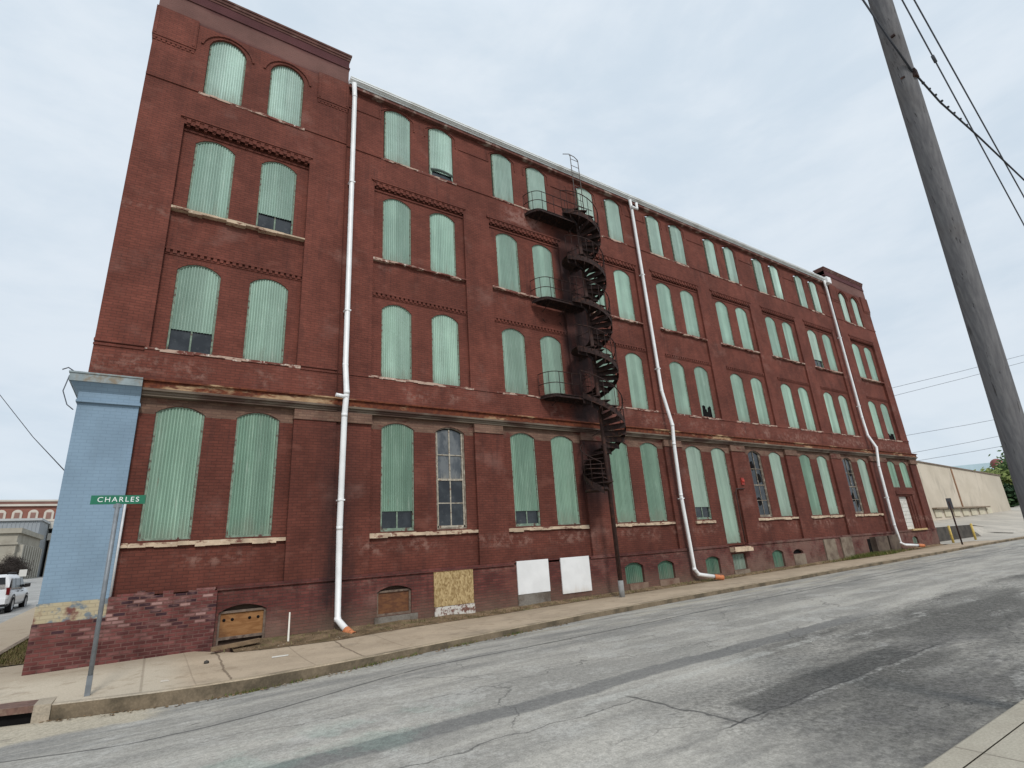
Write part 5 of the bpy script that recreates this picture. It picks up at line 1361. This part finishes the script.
bd = MB(); loft(bd, [ring(.02, .82, .42, 1.04), ring(.12, .90, .36, 1.08), ring(.9, .93, .33, 1.08), ring(2.4, .93, .33, 1.07), ring(3.25, .93, .33, 1.10), ring(3.6, .92, .34, 1.08), ring(4.35, .88, .36, 1.00), ring(4.62, .78, .42, .88)])
loft(bd, [ring(.10, .84, 1.02, 1.10, .02, .02), ring(.16, .84, 1.02, 1.30, .0, .1), ring(.42, .80, 1.02, 1.72, -.06, .16), ring(.8, .79, 1.02, 1.77, -.07, .16), ring(2.2, .79, 1.02, 1.76, -.07, .16), ring(2.75, .79, 1.02, 1.70, -.07, .16), ring(3.45, .82, 1.02, 1.12, -.03, .05)])
obj('body', bd, WH, sv)
gl = MB()
def gq(*p): gl.quad(*[sp3(*q) for q in p])
gq((-.70, .075, 1.12), (.70, .075, 1.12), (.69, .135, 1.30), (-.69, .135, 1.30)); gq((-.69, .135, 1.30), (.69, .135, 1.30), (.60, .345, 1.63), (-.60, .345, 1.63)); obj('rear_window', gl, GLS, sv); 
for s in (1, -1):
    for (ya, yb, yc, yd) in ((.42, 1.12, 1.12, .55), (1.2, 2.02, 2.02, 1.2), (2.1, 3.02, 2.62, 2.1)):
        gl = MB(); P4 = [(s * .905, ya, 1.12), (s * .905, yb, 1.12), (s * .835, yc, 1.56), (s * .835, yd, 1.56)]
        if s < 0: P4 = P4[::-1]
        k_ = [sp3(*q) for q in P4]; k2 = [sp3(q[0] - s * .09, q[1], q[2]) for q in P4]
        gl.hexa(k2 + k_) ; obj('side_window', gl, GLS, sv)
    tl = MB(); tl.hexa([sp3(*q) for q in [(s * .80, .005, .82), (s * .915, .10, .82), (s * .90, .34, .82), (s * .70, .2, .82), (s * .80, .015, 1.14), (s * .905, .10, 1.14), (s * .88, .34, 1.14), (s * .70, .2, 1.14)]]); obj('tail_lamp', tl, REDL, sv)
    mr = MB(); mr.hexa([sp3(*q) for q in [(s * .90, 2.88, 1.10), (s * 1.12, 2.92, 1.12), (s * 1.12, 3.06, 1.12), (s * .90, 3.06, 1.10), (s * .90, 2.88, 1.28), (s * 1.12, 2.92, 1.30), (s * 1.12, 3.06, 1.28), (s * .90, 3.06, 1.26)]]); obj('wing_mirror', mr, BLK, sv)
    rk = MB(); rk.tube([sp3(s * .60, .6, 1.76), sp3(s * .60, .7, 1.84), sp3(s * .60, 2.2, 1.84), sp3(s * .60, 2.3, 1.75)], .022, 6); obj('roof_rail', rk, BLK, sv)
    for y in (.95, 3.72):
        wc = sp3(s * .86, y, .36); w = MB(); w.lathe([(.22, s * .09), (.33, s * .10), (.365, s * .05), (.365, -s * .13), (.2, -s * .13)], wc, 20, 'x')
        wo = obj('wheel', w, TYRE, sv, wc)
        r_ = MB().lathe([(.001, s * .085), (.08, s * .10), (.20, s * .075), (.235, s * .095)], wc, 16, 'x'); obj('rim', r_, ALLOY, wo, wc)
        ar = MB()
        for j in range(10):
            t0, t1_ = pi * j / 10, pi * (j + 1) / 10
            ar.quad(*[sp3(s * xx, y + rr_ * cos(t), .38 + rr_ * sin(t)) for xx, rr_, t in ((.938, .385, t0), (.938, .46, t0), (.938, .46, t1_), (.938, .385, t1_))])
        obj('wheel_arch', ar, plain("arch_trim", (.05, .05, .052), .1, 4, .6), sv, wc)
bm = MB(); bm.hexa([sp3(*q) for q in [(-.84, -.06, .42), (.84, -.06, .42), (.93, .3, .42), (-.93, .3, .42), (-.84, -.06, .66), (.84, -.06, .66), (.935, .3, .66), (-.935, .3, .66)]]); obj('bumper', bm, WH, sv)
bm = MB(); bm.hexa([sp3(*q) for q in [(-.8, -.04, .30), (.8, -.04, .30), (.9, .3, .30), (-.9, .3, .30), (-.8, -.05, .42), (.8, -.05, .42), (.9, .3, .42), (-.9, .3, .42)]]); obj('bumper_skirt', bm, BLK, sv)
dh = MB()
for y in (1.55, 2.4): dh.hexa([sp3(*q) for q in [(.92, y, .93), (.955, y, .93), (.955, y + .2, .93), (.92, y + .2, .93), (.92, y, .97), (.955, y, .97), (.955, y + .2, .97), (.92, y + .2, .97)]])
obj('door_handle', dh, BLK, sv)

# ------------------------------------------------------------------ light
el, az = radians(43), radians(194)         # azimuth clockwise from +Y
sd = Vector((sin(az) * cos(el), cos(az) * cos(el), sin(el)))
ld_ = bpy.data.lights.new("sun", 'SUN'); ld_.energy = 1.5; ld_.angle = radians(11); ld_.color = (1, .965, .92)
lo = bpy.data.objects.new("sun", ld_); COL.objects.link(lo); lo.rotation_euler = (-sd).to_track_quat('-Z', 'Y').to_euler()
W = bpy.data.worlds.new("World"); S.world = W; W.use_nodes = True; t = W.node_tree; t.nodes.clear()
n = NT(t); out = n.node('ShaderNodeOutputWorld'); bg = n.node('ShaderNodeBackground'); bg.inputs['Strength'].default_value = .1
t.links.new(bg.outputs[0], out.inputs[0])
sky = n.node('ShaderNodeTexSky'); sky.sky_type = 'NISHITA'; sky.sun_disc = False; sky.sun_elevation = el; sky.sun_rotation = az
tc = n.node('ShaderNodeTexCoord'); G_ = X(n, tc.outputs['Generated'])
sx = n.node('ShaderNodeSeparateXYZ'); n.put(sx.inputs[0], G_); gx, gz = X(n, sx.outputs[0]), X(n, sx.outputs[2])
cl = n.noise(n.vm(G_, (1, 1, 2.2)), 2.2, 6, .6, .5); cl2 = n.noise(n.vm(G_, (1, 1, 3.0)), 6.0, 5, .6, .3)
cc_ = n.mix(n.step(cl * .7 + cl2 * .3, .36, .64), (5.0, 5.76, 6.5), (5.95, 6.52, 7.08))
cc_ = n.val(cc_, n.step(gz, -.05, .75, .97, 1.05) * n.step(gz, .78, 1.0, 1.0, 1.5))
fin = n.mix(.93, X(n, sky.outputs[0]), cc_)
n.put(bg.inputs['Color'], fin)

S.view_settings.view_transform = 'Standard'; S.view_settings.look = 'None'; S.view_settings.exposure = 0.36; S.view_settings.gamma = 1.0
S.view_settings.use_curve_mapping = False
S.render.engine = 'CYCLES'; S.cycles.use_denoising = True; S.cycles.max_bounces = 6; S.cycles.diffuse_bounces = 3
